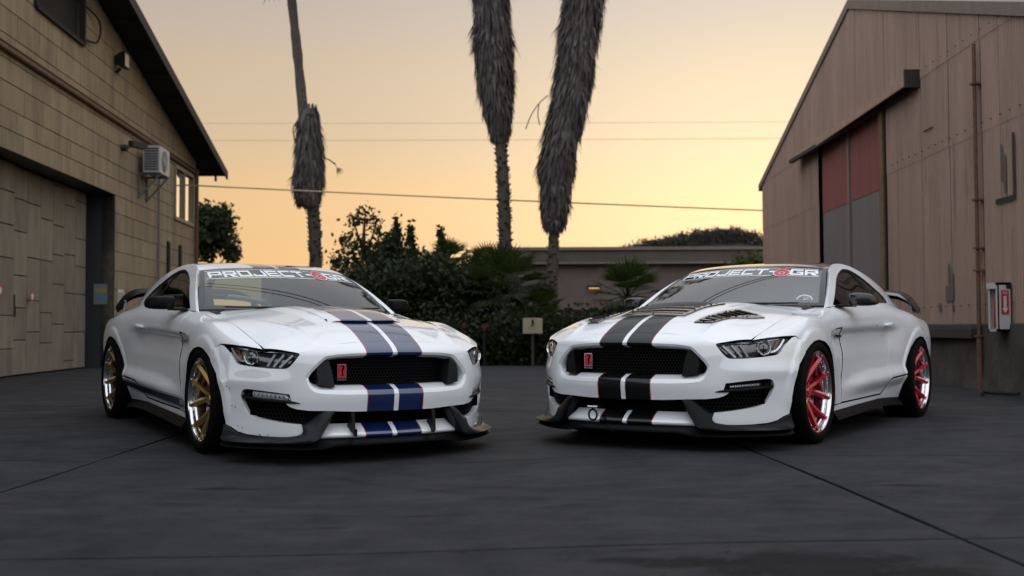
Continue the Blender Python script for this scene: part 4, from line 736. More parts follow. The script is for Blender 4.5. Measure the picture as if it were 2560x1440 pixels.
def stripe_paint(name,col,rough=.3,coat=1,x0=-9,x1=9):
    m=mat(name,(.80,.815,.83),.5,0,1,coat_r=.015); q=NT(m); t=q.n('ShaderNodeTexCoord'); s=q.n('ShaderNodeSeparateXYZ'); q.l(t.outputs['Object'],s.inputs[0]); ay=q.math('ABSOLUTE',s.outputs[1])
    inx=q.math('MULTIPLY',q.math('GREATER_THAN',s.outputs[0],x0),q.math('LESS_THAN',s.outputs[0],x1))
    a=q.math('MULTIPLY',q.math('MULTIPLY',q.math('GREATER_THAN',ay,.0157),q.math('LESS_THAN',ay,.1865)),inx); r=q.math('MULTIPLY',q.math('MULTIPLY',q.math('GREATER_THAN',ay,.1865),q.math('LESS_THAN',ay,.192)),inx)
    c=q.mix(r,q.mix(a,(.80,.815,.83),col),(.42,.015,.025)); q.col(c); q.rough(q.math('ADD',q.math('MULTIPLY',a,rough-.5),.5)); 
    q.set(q.b.inputs['Specular IOR Level'],q.math('SUBTRACT',.5,q.math('MULTIPLY',a,.36))); q.set(q.b.inputs['Coat Weight'],q.math('SUBTRACT',1,q.math('MULTIPLY',a,1-coat))); return m
def hexnet(S,poly,name,parent,p=.0225,w=.0032,dep=.006,off=-.05,mirror=True,matl=None):
    """honeycomb of real bars on surface S(a,b), clipped to poly"""
    poly=np.array(poly,float); lo,hi=poly.min(0),poly.max(0); mb=[]; r=p/math.sqrt(3); A_,B_=[],[]
    for j in range(int((hi[1]-lo[1])/(1.5*r))+3):
        for i in range(int((hi[0]-lo[0])/p)+3):
            cx=lo[0]+(i+(.5 if j%2 else 0))*p; cz=lo[1]+j*1.5*r
            k=[(cx+r*math.sin(t),cz+r*math.cos(t)) for t in (math.pi/3*q for q in range(4))]
            for q in range(3): A_.append(k[q]); B_.append(k[q+1])
    A_=np.array(A_);B_=np.array(B_); m=inpoly((A_+B_)/2,poly); A_,B_=A_[m],B_[m]
    def pt(q): P=S(q[:,0],q[:,1]); n=grad_n(S,q[:,0],q[:,1]); n*=np.sign(n[:,:1]+1e-9); return P+n*off,n
    PA,n=pt(A_); PB,_=pt(B_); d=PB-PA; d/=np.linalg.norm(d,axis=1)[:,None]+1e-12; s=np.cross(n,d)*w/2; k=len(PA)
    V=np.stack([PA-s,PA+s,PB+s,PB-s,PA-s-n*dep,PA+s-n*dep,PB+s-n*dep,PB-s-n*dep],1).reshape(-1,3); o=np.arange(k)*8
    F=[]
    for i in o: F+=[(i,i+3,i+2,i+1),(i,i+4,i+7,i+3),(i+1,i+2,i+6,i+5)]
    if mirror: V=np.concatenate([V,V*[1,-1,1]]); n8=k*8; F+=[tuple(n8+j for j in f[::-1]) for f in F]
    return mk(name,V,F,matl or M['hexm'],parent,angle=30,kind='stuff')
def vz(pts):
    p=np.array(pts,float); return np.stack([p[:,0],side_v(p[:,0],p[:,1])],1)
B0=lambda t,z: bump(t,z,False)
def mirr(P): P=np.array(P,float); return np.concatenate([P,(P*[-1,1])[::-1]])
# near-half outlines in surface coordinates
B_SEAM=crv([(0,.7435),(.197,.7395),(.37,.7275),(.45,.717),(.508,.704)],4); B_SEAM2=[(.55,.688),(.580,.679),(.6035,.676)]
B_LAMP=[(.600,.666),(.637,.621),(.664,.594),(.682,.583),(.70,.579),(.804,.580),(.924,.589),(1.018,.599),(1.045,.607),(1.064,.622),(1.09,.65),(1.145,.700),(1.158,.710),(1.20,.7215)]
B_ARCH=[(1.306,.675),(1.316,.642),(1.308,.613),(1.262,.575),(1.213,.535),(1.176,.435),(1.14,.328),(1.125,.226)]
B_WING=[(1.076,.212),(1.02,.186),(.954,.173),(.83,.166),(.72,.166),(.66,.169),(.60,.177),(.575,.184),(.563,.192),(.566,.203),(.589,.245)]
B_FOG=[(.70,.2535),(.77,.262),(.85,.272),(.905,.282),(.942,.298),(.974,.331),(.995,.365),(1.012,.397),(1.011,.410),(1.006,.424),(.993,.442),(.972,.449),(.937,.449),(.817,.4395),(.668,.4255)]
B_BAR=[(.662,.405),(.655,.390),(.688,.369),(.675,.358),(.655,.3475),(.617,.336),(.54,.3275),(.417,.3245),(.268,.3175),(0,.3165)]
GO=[(0,.6775),(.19,.6745),(.33,.668),(.42,.657),(.46,.643),(.535,.573),(.562,.538),(.567,.522),(.555,.485),(.53,.450),(.48,.431),(.35,.4225),(.19,.4215),(0,.4225)]
GM=[(0,.6625),(.19,.6595),(.33,.653),(.415,.643),(.45,.629),(.517,.565),(.541,.534),(.545,.520),(.535,.493),(.512,.468),(.47,.4545),(.35,.4505),(.19,.450),(0,.4505)]
GI=[(0,.6455),(.19,.6425),(.33,.637),(.405,.628),(.435,.615),(.495,.560),(.517,.532),(.520,.520),(.515,.504),(.495,.487),(.45,.4785),(.35,.476),(.19,.4755),(0,.4765)]
def ring3(P,n=5):
    P=np.array(P,float); return crv(P,n)
FEND=vz([(.690,.6965)]+[(.60,.7245)])[:0]
def fender_poly():
    top=[(.694,5.73),(.66,5.86),(.60,5.97),(.52,6),(-.30,6),(-.585,6),(-.69,6)]
    rear=np.concatenate([vz([(-.692,.905),(-.665,.80),(-.652,.776),(-.60,.776),(-.50,.769),(-.452,.760)]),vz(SLIT[1:]),vz([(-.566,.30),(-.561,.238)])])
    arch=vz([(-.335,.232),(-.352,.30),(-.362,.38),(-.345,.48),(-.30,.575),(-.23,.636),(-.13,.675),(.0,.692),(.10,.684),(.19,.657),(.262,.622),(.281,.638)])
    front=vz([(.288,.668),(.345,.7195),(.390,.7205),(.43,.7195),(.537,.713),(.627,.705)])
    return np.concatenate([top,rear,arch,front])
SLIT=crv([(-.452,.758),(-.467,.709),(-.503,.672),(-.537,.640),(-.570,.588),(-.581,.545),(-.579,.493),(-.568,.427),(-.557,.353)],3)
DOOR_F=[(-.700,.905),(-.674,.80),(-.664,.765),(-.688,.70),(-.697,.61),(-.653,.502),(-.617,.448),(-.586,.399),(-.571,.353),(-.578,.30),(-.571,.244)]
DOOR_R=[(-1.64,.254),(-1.735,.285),(-1.795,.36),(-1.89,.50),(-1.955,.65),(-1.98,.76),(-1.965,.82),(-1.91,.875),(-1.86,.93)]
def door_poly(): return np.concatenate([vz(DOOR_F),vz([(-1.0,.248),(-1.4,.252)]),vz(DOOR_R),[(-1.835,5.6),(-1.80,6),(-1.2,6),(-.78,6),(-.703,5.95)]])
def quarter_poly():
    a=np.array([(-1.80,6),(-1.835,5.6)]); d=vz(DOOR_R[::-1][0:7])
    low=vz([(-1.86,.375),(-2.1,.385),(-2.272,.39)])
    arch=vz([(-2.285,.45),(-2.33,.53),(-2.41,.615),(-2.53,.68),(-2.66,.703),(-2.80,.698),(-2.93,.655),(-3.03,.585),(-3.09,.50),(-3.12,.40),(-3.13,.24)])
    return np.concatenate([a,d,low,arch,vz([(-3.4,.26),(-3.70,.30)]),[(-3.72,3),(-3.72,6),(-3.2,6),(-2.5,6)]])
WIN=[(-.80,.944),(-1.03,1.062),(-1.238,1.152),(-1.412,1.206),(-1.596,1.248),(-1.70,1.262),(-1.80,1.259),(-1.90,1.238),(-2.02,1.185),(-2.14,1.120),(-2.27,1.058),(-2.32,1.028),(-2.325,1.010),(-2.28,.998),(-2.10,.981),(-1.827,.965),(-1.2,.9495)]
_ZR=curve([-3.25,-3.0,-2.75,-2.5,-2.27,-2.06,-1.88,-1.71,-1.55,-1.42,-1.29],[.985,1.045,1.105,1.165,1.217,1.265,1.297,1.306,1.297,1.277,1.243])
def zr(x): return _ZR(x)
def roof2(x,y):
    x=np.asarray(x,float); y=np.asarray(y,float); e=green(x,zr(x)); q=np.abs(y)/e[...,1]
    z=_tc(x)-(_tc(x)-e[...,2])*(.45*q**2+.55*q**4); return np.stack([x,y,z],-1)
def make_wheel(nm,par,X,s,spoke_m,pin,front):
    """one wheel, outer face towards s*Y"""
    w=MB(); # barrel + lip + hub
    yo=.936 if front else .944
    w.lathe([(.2735,-.002),(.2735,.001),(.268,.002),(.262,-.004),(.2585,-.012),(.2565,-.026),(.247,-.029),(.2435,-.031),(.2385,-.036),(.236,-.05),(.231,-.13),(.228,-.24)],56)
    root=w.build(nm,M['silver'],par,loc=(X,s*yo,.345),angle=35,mir=s<0)
    h=MB(); h.lathe([(.0005,-.058),(.028,-.058),(.033,-.064),(.034,-.078),(.075,-.084),(.080,-.10),(.078,-.13)],24); h.build('hub',spoke_m,root,mir=s<0)
    for pi in range(5):
        for d in (-1,1):
            a0=math.radians(72*pi+90+11); a=a0+math.radians(6*d); e=a0+math.radians(18*d); secs=[]
            for r,y,wd,dp,t in ((.045,-.086,.046,.03,0),(.075,-.080,.044,.036,.08),(.11,-.068,.042,.040,.30),(.15,-.052,.043,.040,.55),(.19,-.036,.043,.038,.75),(.225,-.020,.041,.034,.9),(.247,-.010,.036,.028,.98),(.2575,-.007,.029,.018,1.0)):
                an=a+(e-a)*t; c,q=math.cos(an),math.sin(an); R_=np.array([c*r,y,q*r]); T_=np.array([-q,0,c]); Y_=np.array([0,1.,0]); sk=.006*d
                wd*=.95; secs.append([R_-T_*wd*.5*d-Y_*.018,R_-T_*wd*.05*d+Y_*.0,R_+T_*wd*.5*d-Y_*.004,R_+T_*wd*.47*d-Y_*dp*.8,R_+T_*wd*.1*d-Y_*dp*1.1,R_-T_*wd*.45*d-Y_*dp*.9][::d])
            k=MB(); k.loft(secs); k.build('spoke',spoke_m,root,angle=28,mir=s<0)
            c,q=math.cos(e),math.sin(e); k=MB(); T_=np.array([-q,0,c]); R0=np.array([c,0,q])
            k.loft([[R0*.2585+T_*u*.0115+np.array([0,v,0]) for u,v in ((-1,-.009),(-1,-.002),(1,-.002),(1,-.009))],[R0*.2485+T_*u*.013+np.array([0,v,0]) for u,v in ((-1,-.008),(-1,-.0045),(1,-.0045),(1,-.008))]]); k.build('spoke_tip',M['chrome'],root,mir=s<0)
    b=MB()
    for i in range(40):
        t=2*math.pi*(i+.5)/40; c=np.array([math.cos(t)*.2475,-.029,math.sin(t)*.2475]); b.tube([c,c+np.array([0,.0075,0])],.0042,6)
    for i in range(5):
        t=2*math.pi*i/5+.3; c=np.array([math.cos(t)*.054,-.084,math.sin(t)*.054]); b.tube([c,c+np.array([0,.018,0])],.009,6)
    b.build('rim_bolts',M['black_s'] if not pin else M['chrome'],root,kind='stuff',mir=s<0)
    if pin: p=MB(); p.lathe([(.2745,-.003),(.2748,.0025),(.2700,.0035),(.2685,.0015)],56); p.build('rim_pinline',M['redrim'],root,mir=s<0)
    t=MB(); hw=.285; t.lathe([(.2715,-.006),(.275,.004),(.285,.012),(.302,.015),(.320,.011),(.3325,.003),(.3400,-.010),(.3445,-.030),(.3455,-.06),(.3455,-hw+.06),(.3445,-hw+.03),(.335,-hw+.005),(.30,-hw-.005),(.272,-hw+.01)],64)
    for k in range(4):
        yy=-.055-.058*k; t.lathe([(.3459,yy+.004),(.3459,yy-.004)],64)
    tr=t.build('tyre',M['rubber'],root,angle=35,mir=s<0)
    g=MB()
    for i in range(72):
        a=2*math.pi*i/72; c,q=math.cos(a),math.sin(a); g.bar((c*.3385,-.004,q*.3385),(c*.3462,-.05,q*.3462),.011,.006,up=(c,0,q))
    g.build('tread_block',M['rubber'],tr,kind='stuff',mir=s<0)
    d=MB(); d.lathe([(.07,-.125),(.19,-.125),(.19,-.15),(.07,-.15)],40,close=True); d.build('brake_disc',M['steel'],root,mir=s<0)
    c=MB(); ang=[math.radians(v) for v in ((150,165,180,195,210) if front else (-30,-15,0,15,30))]
    c.loft([[np.array([math.cos(a)*r,y,math.sin(a)*r]) for r,y in ((.135,-.105),(.205,-.10),(.205,-.17),(.135,-.17))] for a in ang]); c.build('brake_caliper',M['red'],root,mir=s<0)
    bk=MB(); bk.lathe([(.228,-.20),(.0,-.20)],32); bk.build('wheel_backing',M['void'],root,mir=s<0)
    return root
def glyph_rects(ch,W=1.25,t=.25):
    q=[]; R=lambda *a:q.append([(a[0],a[1]),(a[2],a[1]),(a[2],a[3]),(a[0],a[3])])
    if ch in 'PR': R(0,0,t,1);R(t,1-t,W,1);R(t,.34,W,.34+t*.85);R(W-t,.34+t*.85,W,1-t)
    if ch=='R': q.append([(.50,.34),(.86,.34),(W+.05,0),(.72,0)][::-1])
    if ch=='O': R(0,0,W,t);R(0,1-t,W,1);R(0,t,t,1-t);R(W-t,t,W,1-t)
    if ch=='J': R(0,0,W,t);R(W-t,t,W,1);R(0,t,t,.42)
    if ch in 'EFB': 
        R(0,0,t,1);R(t,1-t,W,1);R(t,.5-t*.45,W-(.1 if ch!='B' else 0),.5+t*.45)
        if ch!='F': R(t,0,W,t)
        if ch=='B': R(W-t,t,W,.5-t*.45);R(W-t,.5+t*.45,W,1-t)
    if ch=='C': R(0,0,t,1);R(t,1-t,W,1);R(t,0,W,t)
    if ch=='G': R(0,0,t,1);R(t,1-t,W,1);R(t,0,W,t);R(W-t,t,W,.60);R(.62,.60-t*.9,W-t,.60)
    if ch=='T': R(0,1-t,W,1);R((W-t)/2,0,(W+t)/2,1-t)
    if ch=='-': R(.05,.38,.55,.62)
    if ch=='H': R(0,0,t,1);R(W-t,0,W,1);R(t,.5-t*.45,W-t,.5+t*.45)
    if ch=='L': R(0,0,t,1);R(t,0,W,t)
    if ch=='S': R(0,0,W,t);R(0,1-t,W,1);R(t*0,.5-t*.45,W,.5+t*.45);R(0,.5+t*.45,t,1-t);R(W-t,t,W,.5-t*.45)
    if ch=='Y': q+= [[(0,1),(t*1.1,1),(W/2+t*.3,.45),(W/2-t*.5,.45)][::-1],[(W-t*1.1,1),(W,1),(W/2+t*.5,.45),(W/2+t*.3,.45)][::-1]]; R((W-t)/2,0,(W+t)/2,.45)
    return q
def quad_to(mbx,quad,S,n=4,thick=0):
    q=np.array(quad,float); V=[]
    for i in range(n+1):
        for j in range(n+1):
            a,b=i/n,j/n; V.append(q[0]*(1-a)*(1-b)+q[1]*a*(1-b)+q[2]*a*b+q[3]*(1-a)*b)
    V=np.array(V); P=S(V[:,0],V[:,1]); F=[(i*(n+1)+j,(i+1)*(n+1)+j,(i+1)*(n+1)+j+1,i*(n+1)+j+1) for i in range(n) for j in range(n)]
    mbx.add(P,F)
def make_car(v):
    car=empty('sports_car',label=v['label'],cat='car',group='white sports cars parked nose to nose')
    pw,ph,pb=M['white'],v['hood'],v['bump']
    # --- front bumper
    near=np.concatenate([B_SEAM[:-1],[(.508,.704)],B_SEAM2,B_LAMP,B_ARCH,B_WING,B_FOG,B_BAR]); o=np.concatenate([near,(near*[-1,1])[::-1][1:-1]])
    gr=ring3(GO); gr=np.concatenate([gr,(gr*[-1,1])[::-1][1:-1]])
    bp=panel('front_bumper',bump,o,pb,car,holes=[gr],h=.021,flange=.035,bevel=.0022,gap=.0012)
    gm,gi=ring3(GM),ring3(GI); full=lambda P,d: (lambda q:np.concatenate([q,(q*[1,-1,1])[::-1][1:-1]]))(B0(P[:,0],P[:,1])+np.array([d,0,0]))
    go3=(lambda P:(lambda q:np.concatenate([q,(q*[1,-1,1])[::-1][1:-1]]))(bump(P[:,0],P[:,1])))(ring3(GO))
    lips=[go3-[.006,0,0],go3-[.0012,0,0]+(go3.mean(0)-go3)*[0,.002,.004],full(ring3(GO)*.12+gm*.88,-.010)*1.0,full(gm,-.013),full(gm*.10+gi*.90,-.070),full(gi,-.078),full(gi,-.16)]
    sheet('grille_surround',np.array(lips),pb,bp,closed=True,angle=30)
    Bn=lambda t,z:(lambda P:P)(B0(t,z))
    gip=np.concatenate([gi,(gi*[-1,1])[::-1][1:-1]])
    Bg=lambda t,z: B0(t,z*0+.52)*[1,1,0]+np.stack([0*z,0*z,z],-1)
    hexnet(Bg,gip,'grille_mesh',car,off=-.105,mirror=False)
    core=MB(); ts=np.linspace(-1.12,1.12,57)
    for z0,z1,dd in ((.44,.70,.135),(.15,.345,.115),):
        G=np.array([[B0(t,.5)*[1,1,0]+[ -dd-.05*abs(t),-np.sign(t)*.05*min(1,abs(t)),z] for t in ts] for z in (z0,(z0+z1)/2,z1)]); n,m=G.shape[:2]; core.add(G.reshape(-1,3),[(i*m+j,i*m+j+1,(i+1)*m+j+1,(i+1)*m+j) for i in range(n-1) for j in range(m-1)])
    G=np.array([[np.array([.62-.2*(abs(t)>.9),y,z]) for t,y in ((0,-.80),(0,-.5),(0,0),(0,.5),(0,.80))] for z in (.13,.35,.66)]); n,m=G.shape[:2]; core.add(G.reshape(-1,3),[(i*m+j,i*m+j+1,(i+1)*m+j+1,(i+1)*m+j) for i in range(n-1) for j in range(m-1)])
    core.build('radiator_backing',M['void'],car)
    for s in (1,-1):
        mir=s<0
        # lower intake mesh and lamp recess
        poly=np.array([(.43,.325),(.62,.338),(.69,.372),(.9,.39),(1.01,.40),(.99,.36),(.94,.295),(.85,.270),(.70,.252),(.58,.243),(.47,.243)])
        o=hexnet(B0,poly,'intake_mesh',car,p=.027,w=.0032,off=-.035,mirror=False)
        if mir: o.data.transform(Matrix.Diagonal((1,-1,1,1))); o.data.flip_normals()
        P=lambda t,z,d:(lambda X,n:X-n*np.sign(n[...,:1])*np.asarray(d,float)[...,None])(B0(np.array(t),np.array(z)),grad_n(B0,np.array(t),np.array(z)))
        tt=np.linspace(.672,.998,22); f_=(tt-.672)/.326; top=np.interp(tt,[.66,.817,.937,.998],[.4245,.4385,.447,.436]); mid=np.interp(tt,[.66,.8,.93,1.0],[.389,.397,.404,.410])
        sheet('lamp_recess',[P(tt,top,.004),P(tt,top*.5+mid*.5,.026),P(tt,mid,.026)],M['black_s'],car,mir=mir)
        lt=np.linspace(.660,.925,20); a=np.interp(lt,[.66,.70,.925],[.398,.427,.4395]); b=np.interp(lt,[.66,.925],[.386,.402])
        if v['led']: lt=np.linspace(.700,.905,20); a=np.interp(lt,[.70,.905],[.413,.426]); b=np.interp(lt,[.70,.905],[.394,.407])
        fl=sheet('fog_lamp',[P(lt,b+.001,.014),P(lt,b*.5+a*.5,.006),P(lt,a-.002,.012)],M['led'] if v['led'] else M['foglens'],car,mir=mir)
        k=MB()
        for i in range(9 if not v['led'] else 12):
            t0=lt[0]+(lt[-1]-lt[0])*(i+.5)/(9 if not v['led'] else 12); zz=np.interp(t0,lt,(a+b)/2); k.add(P([t0-.004,t0+.004,t0+.004,t0-.004],[zz-.008,zz-.008,zz+.008,zz+.008],.003),[(0,1,2,3)])
        k.build('lamp_facet',M['chrome'],fl,kind='stuff',mir=mir)
        st=np.linspace(.598,1.005,26); zc=np.interp(st,[.598,.65,.80,.93,1.005],[.3735,.3795,.386,.396,.404]); hh=np.interp(st,[.598,.64,.7,1.005],[.0015,.007,.0075,.009]); pr=np.interp(st,[.598,.66,.9,1.005],[.004,.012,.012,-.006])
        sheet('lamp_shelf',[P(st,zc-hh,.015),P(st,zc-hh,-pr*.7),P(st,zc,-pr),P(st,zc+hh,-pr*.6),P(st,zc+hh,.02)],M['black_s'],car,mir=mir,angle=60)
        # strake and lower trim
        Up=crv([(.948,.398,.326),(.925,.455,.318),(.893,.525,.262),(.884,.560,.240),(.895,.566,.205),(.885,.585,.184),(.835,.650,.170),(.735,.738,.163),(.64,.808,.166),(.565,.858,.178),(.515,.886,.204),(.462,.912,.228)],4)
        Lo=crv([(.962,.392,.322),(.968,.430,.258),(.966,.470,.196),(.966,.492,.163),(.955,.535,.148),(.905,.628,.142),(.800,.752,.138),(.71,.842,.138),(.640,.898,.138),(.575,.930,.139),(.515,.938,.142),(.455,.930,.150)],4)
        outn=np.stack([np.linspace(1,.35,len(Up)),np.linspace(.15,.9,len(Up)),np.zeros(len(Up))],1); outn/=np.linalg.norm(outn,axis=1)[:,None]
        q=np.linspace(0,1,7)[:,None,None]; fl_=np.clip((np.arange(len(Up))/len(Up)-.42)/.25,0,1)[None,:,None]; G=Up[None]*(1-q)+Lo[None]*q; Gx=Up[None]+(Lo-Up)[None]*q**2.3; Gx[...,2]=G[...,2]; G=G*(1-fl_)+Gx*fl_; G=G+outn[None]*(.012*np.sin(q*math.pi))*(1-fl_)+.005*outn[None]
        G=np.concatenate([(Up-outn*.035)[None],G,(Lo-outn*.004-[0,0,.010])[None],(Lo-outn*.07-[0,0,.006])[None]])
        sheet('front_strake',G,M['carbon'] if v['carbon'] else M['black_s'],car,mir=mir,angle=50)
        # grille end blades
        k=MB(); k.loft([[(.920,.418,.6305),(.895,.478,.606),(.80,.47,.61),(.80,.41,.63)],[(.936,.400,.56),(.905,.485,.55),(.80,.48,.55),(.80,.40,.56)],[(.945,.385,.4665),(.925,.475,.482),(.80,.47,.48),(.80,.385,.47)]]); k.build('grille_blade',M['carbon'] if v['carbon'] else M['black_s'],car,mir=mir,angle=30)
        # headlamp
        pa=np.linspace(0,1,25); TT=curve([0,.35,.72,1],[.866,.70,.54,.397]); TY=curve([0,.35,.72,1],[.580,.737,.838,.882]); TZ=curve([0,.35,.72,1],[.668,.691,.707,.7065])
        BX=curve([0,.4,1],[.812,.705,.515]); BY=curve([0,.4,1],[.656,.749,.866]); BZ=curve([0,.4,1],[.580,.583,.618])
        def LP(p,q_,d=0):
            p=np.asarray(p,float); q_=np.asarray(q_,float); b_=np.stack([BX(p),BY(p),BZ(p)],-1); t_=np.stack([TT(p),TY(p),TZ(p)],-1); X=b_+(t_-b_)*q_[...,None]; bl=.010*4*q_*(1-q_)-.006; n=np.array([.72,.66,.22]); return X+n*(bl-d)[...,None]
        qq=np.linspace(0,1,9); PG,QG=np.meshgrid(pa,qq,indexing='ij')
        hl=sheet('headlight',LP(1-PG,QG,.030+.0*PG),M['black_g'],car,mir=mir,angle=60)
        ed=[(p,0) for p in pa]+[(1,q_) for q_ in qq[1:]]+[(p,1) for p in pa[::-1][1:]]+[(0,q_) for q_ in qq[::-1][1:-1]]; ed=np.array(ed); sheet('lamp_rim',[LP(ed[:,0],ed[:,1],.002),LP(ed[:,0],ed[:,1],.036)],M['black_s'],hl,mir=mir,closed=True)
        sheet('lamp_lens',LP(1-PG,QG),M['lens'],hl,mir=mir,angle=60)
        c0=LP(.60,.50,.012); nn=np.array([.80,.57,.18]); nn/=np.linalg.norm(nn); u_=np.cross([0,0,1],nn); u_/=np.linalg.norm(u_); w_=np.cross(nn,u_)
        k=MB(); pr=[(.0495,-.016),(.0495,.002),(.046,.006),(.0425,.002),(.0425,-.006),(.039,-.003),(.037,-.010)]; n_=28; V=[c0+nn*h_+r*(u_*math.cos(2*math.pi*j/n_)+w_*math.sin(2*math.pi*j/n_)) for r,h_ in pr for j in range(n_)]; k.add(V,[(i*n_+j,i*n_+(j+1)%n_,(i+1)*n_+(j+1)%n_,(i+1)*n_+j) for i in range(len(pr)-1) for j in range(n_)]); k.build('projector_ring',M['chrome'],hl,mir=mir)
        k=MB(); pr=[(.037*math.cos(a_),-.012+.016*math.sin(a_)) for a_ in np.linspace(0,math.pi/2,6)]; V=[c0+nn*h_+r*(u_*math.cos(2*math.pi*j/n_)+w_*math.sin(2*math.pi*j/n_)) for r,h_ in pr for j in range(n_)]; k.add(V,[(i*n_+j,i*n_+(j+1)%n_,(i+1)*n_+(j+1)%n_,(i+1)*n_+j) for i in range(len(pr)-1) for j in range(n_)]); k.build('projector_lens',M['black_g'],hl,mir=mir)
        for p0,q0,p1,q1 in ((.34,.12,.245,.84),(.235,.11,.15,.87),(.125,.10,.065,.90)):
            k=MB(); a_=LP(p0,q0,.016); b_=LP(p1,q1,.016); m_=LP((p0+p1)/2,(q0+q1)/2,.012); k.bar(a_,b_,.013,.010,up=nn); k.build('light_bar',M['barlight'],hl,mir=mir)
        ps=[(.92,.90),(.915,.5),(.89,.24),(.83,.16),(.74,.17)]; k=MB()
        for (p0,q0),(p1,q1) in zip(ps,ps[1:]): k.bar(LP(p0,q0,.010),LP(p1,q1,.010),.011,.012,up=nn)
        k.build('running_light',M['led'],hl,mir=mir)
        k=MB(); pp=np.linspace(.84,.20,9); k.add(np.concatenate([LP(pp,0*pp+.97,.014),LP(pp,.97-.12*np.sin(np.linspace(.3,math.pi*.95,9)),.016)]),[(i,i+1,10+i,9+i) for i in range(8)]); k.build('upper_reflector',M['brow'],hl,mir=mir)
        k=MB(); k.add([LP(.80,.25,.020),LP(.95,.30,.018),LP(.97,.85,.018),LP(.80,.85,.020)],[(0,1,2,3)]); k.build('side_reflector',M['amber'],hl,mir=mir)
        # --- side panels
        panel('front_fender',side,fender_poly(),pw,car,dark=M['void'],h=.02,sc=(1,.14),mir=mir,flip=-1)
        sl2=SLIT+np.stack([-np.interp(np.arange(len(SLIT)),[0,8,len(SLIT)-1],[.016,.010,.003]),0*SLIT[:,0]],1)
        vp=vz(np.concatenate([SLIT[:-2]+[.02,0],[(-.563,.375),(-.577,.402),(-.608,.450),(-.643,.503),(-.686,.61),(-.678,.70),(-.655,.766),(-.60,.768),(-.50,.762)]]))
        panel('vent_panel',side,vp,pw,car,h=.02,sc=(1,.14),mir=mir,flip=-1,off=-.006,dark=M['void'])
        k=MB(); a_=side(SLIT[:,0]+.004,side_v(SLIT[:,0]+.004,SLIT[:,1]))+[0,-.0045,0]; b_=side(sl2[:,0],side_v(sl2[:,0],sl2[:,1]))+[0,-.0045,0]; n_=len(SLIT); k.add(np.concatenate([a_,b_]),[(i,n_+i,n_+i+1,i+1) for i in range(n_-1)]); k.build('vent_slot',M['void'],car,mir=mir)
        k=MB(); g=[side(x,side_v(np.array(x),np.array(z)))+[0,.001,0] for x,z in ((-.515,.726),(-.70,.722),(-.70,.707),(-.535,.709))]; g2=[p+np.array([0,.006,0]) for p in g]; k.loft([g,g2]); fb=k.build('fender_badge',M['black_g'],car,mir=mir)
        k=MB(); 
        for i in range(5): x=-.56-.026*i; k.add([side(xx,side_v(np.array(xx),np.array(zz)))+[0,.0075,0] for xx,zz in ((x,.7115),(x-.014,.7105),(x-.014,.7205),(x,.7215))],[(0,1,2,3)])
        k.build('badge_letters',M['chrome'],fb,mir=mir,kind='stuff')
        dr=panel('door',side,door_poly(),pw,car,dark=M['void'],h=.02,sc=(1,.14),mir=mir,flip=-1)
        qp=panel('rear_quarter',side,quarter_poly(),pw,car,dark=M['void'],h=.02,sc=(1,.14),mir=mir,flip=-1)
        sp=np.concatenate([vz([(-.34,.228),(-.558,.236),(-1.0,.240),(-1.4,.244),(-1.64,.246),(-1.75,.278),(-1.81,.352),(-1.87,.366),(-2.1,.376),(-2.268,.382)]),vz([(-2.268,.31),(-2.29,.22),(-2.31,.19),(-2.0,.205),(-1.6,.216),(-1.0,.206),(-.34,.19)])])
        panel('side_sill',side,sp,pw,car,dark=M['void'],h=.02,sc=(1,.14),mir=mir,flip=-1,off=.004)
        k=MB(); secs=[]
        for x in np.linspace(-.36,-2.28,14):
            yb=side(np.array(x),side_v(np.array(x),np.array(.22)),False)[1]; zt=np.interp(x,[-2.28,-2.0,-1.6,-1.0,-.36],[.185,.203,.214,.204,.188]); secs.append([(x,yb-.03,zt+.004),(x,yb+.004,zt),(x,yb+.040,zt-.045),(x,yb+.042,zt-.056),(x,yb-.06,zt-.05)])
        k.loft(secs); k.build('side_skirt',M['black_s'],car,mir=mir,angle=30)
        # door handle
        k=MB(); secs=[]
        for i,x in enumerate(np.linspace(-1.775,-1.985,9)):
            t=i/8; w2=.019*math.sin(math.pi*min(max(t*.9+.05,0),1))**.5; zc=.800+.006*t; y=side(np.array(x),side_v(np.array(x),np.array(zc)))[1]+.030*math.sin(math.pi*(.08+.84*t))**.6-.004
            secs.append([(x,y-.012,zc-w2),(x,y,zc-w2*.8),(x,y+.006,zc),(x,y,zc+w2*.8),(x,y-.012,zc+w2)])
        k.loft(secs); k.build('door_handle',pw,dr,mir=mir,angle=60)
        cup=lambda a,b:(lambda P,r:P+np.stack([0*r,.0015-.026*(1-r**2)*(r<1),0*r],-1))(side(a,side_v(a,b)),np.hypot((a+1.875)/.085,(b-.797)/.040))
        A_,R_=np.meshgrid(np.linspace(0,2*math.pi,25),np.linspace(0.02,1.0,7),indexing='ij'); sheet('handle_cup',cup(-1.875+.085*R_*np.cos(A_),(.797)+.040*R_*np.sin(A_)),M['white'],dr,mir=mir)
        # --- greenhouse side
        rx=np.linspace(-1.295,-3.2,30); top=np.stack([rx,zr(rx)],1)
        bx=np.array([-3.2,-3.0,-2.75,-2.45,-2.1,-1.85,-1.6,-1.2,-.9,-.72,-.66]); bot=np.stack([bx,_gz(bx)+.0015],1); fr_=np.array([(-.672,.9315),(-.80,1.004),(-.945,1.084),(-1.11,1.163),(-1.275,1.231)])
        win=crv(WIN+[WIN[0]],3)[:-1]; panel('pillar_and_roof_rail',green,np.concatenate([fr_,top,bot]),pw,car,holes=[win],h=.03,mir=mir,flip=-1,flange=.022,gap=.001)
        wi=np.array(win); cw=wi.mean(0); panel('side_window',green,wi+(cw-wi)*.004,M['tint'],car,h=.04,mir=mir,flip=-1,off=-.012,flange=0)
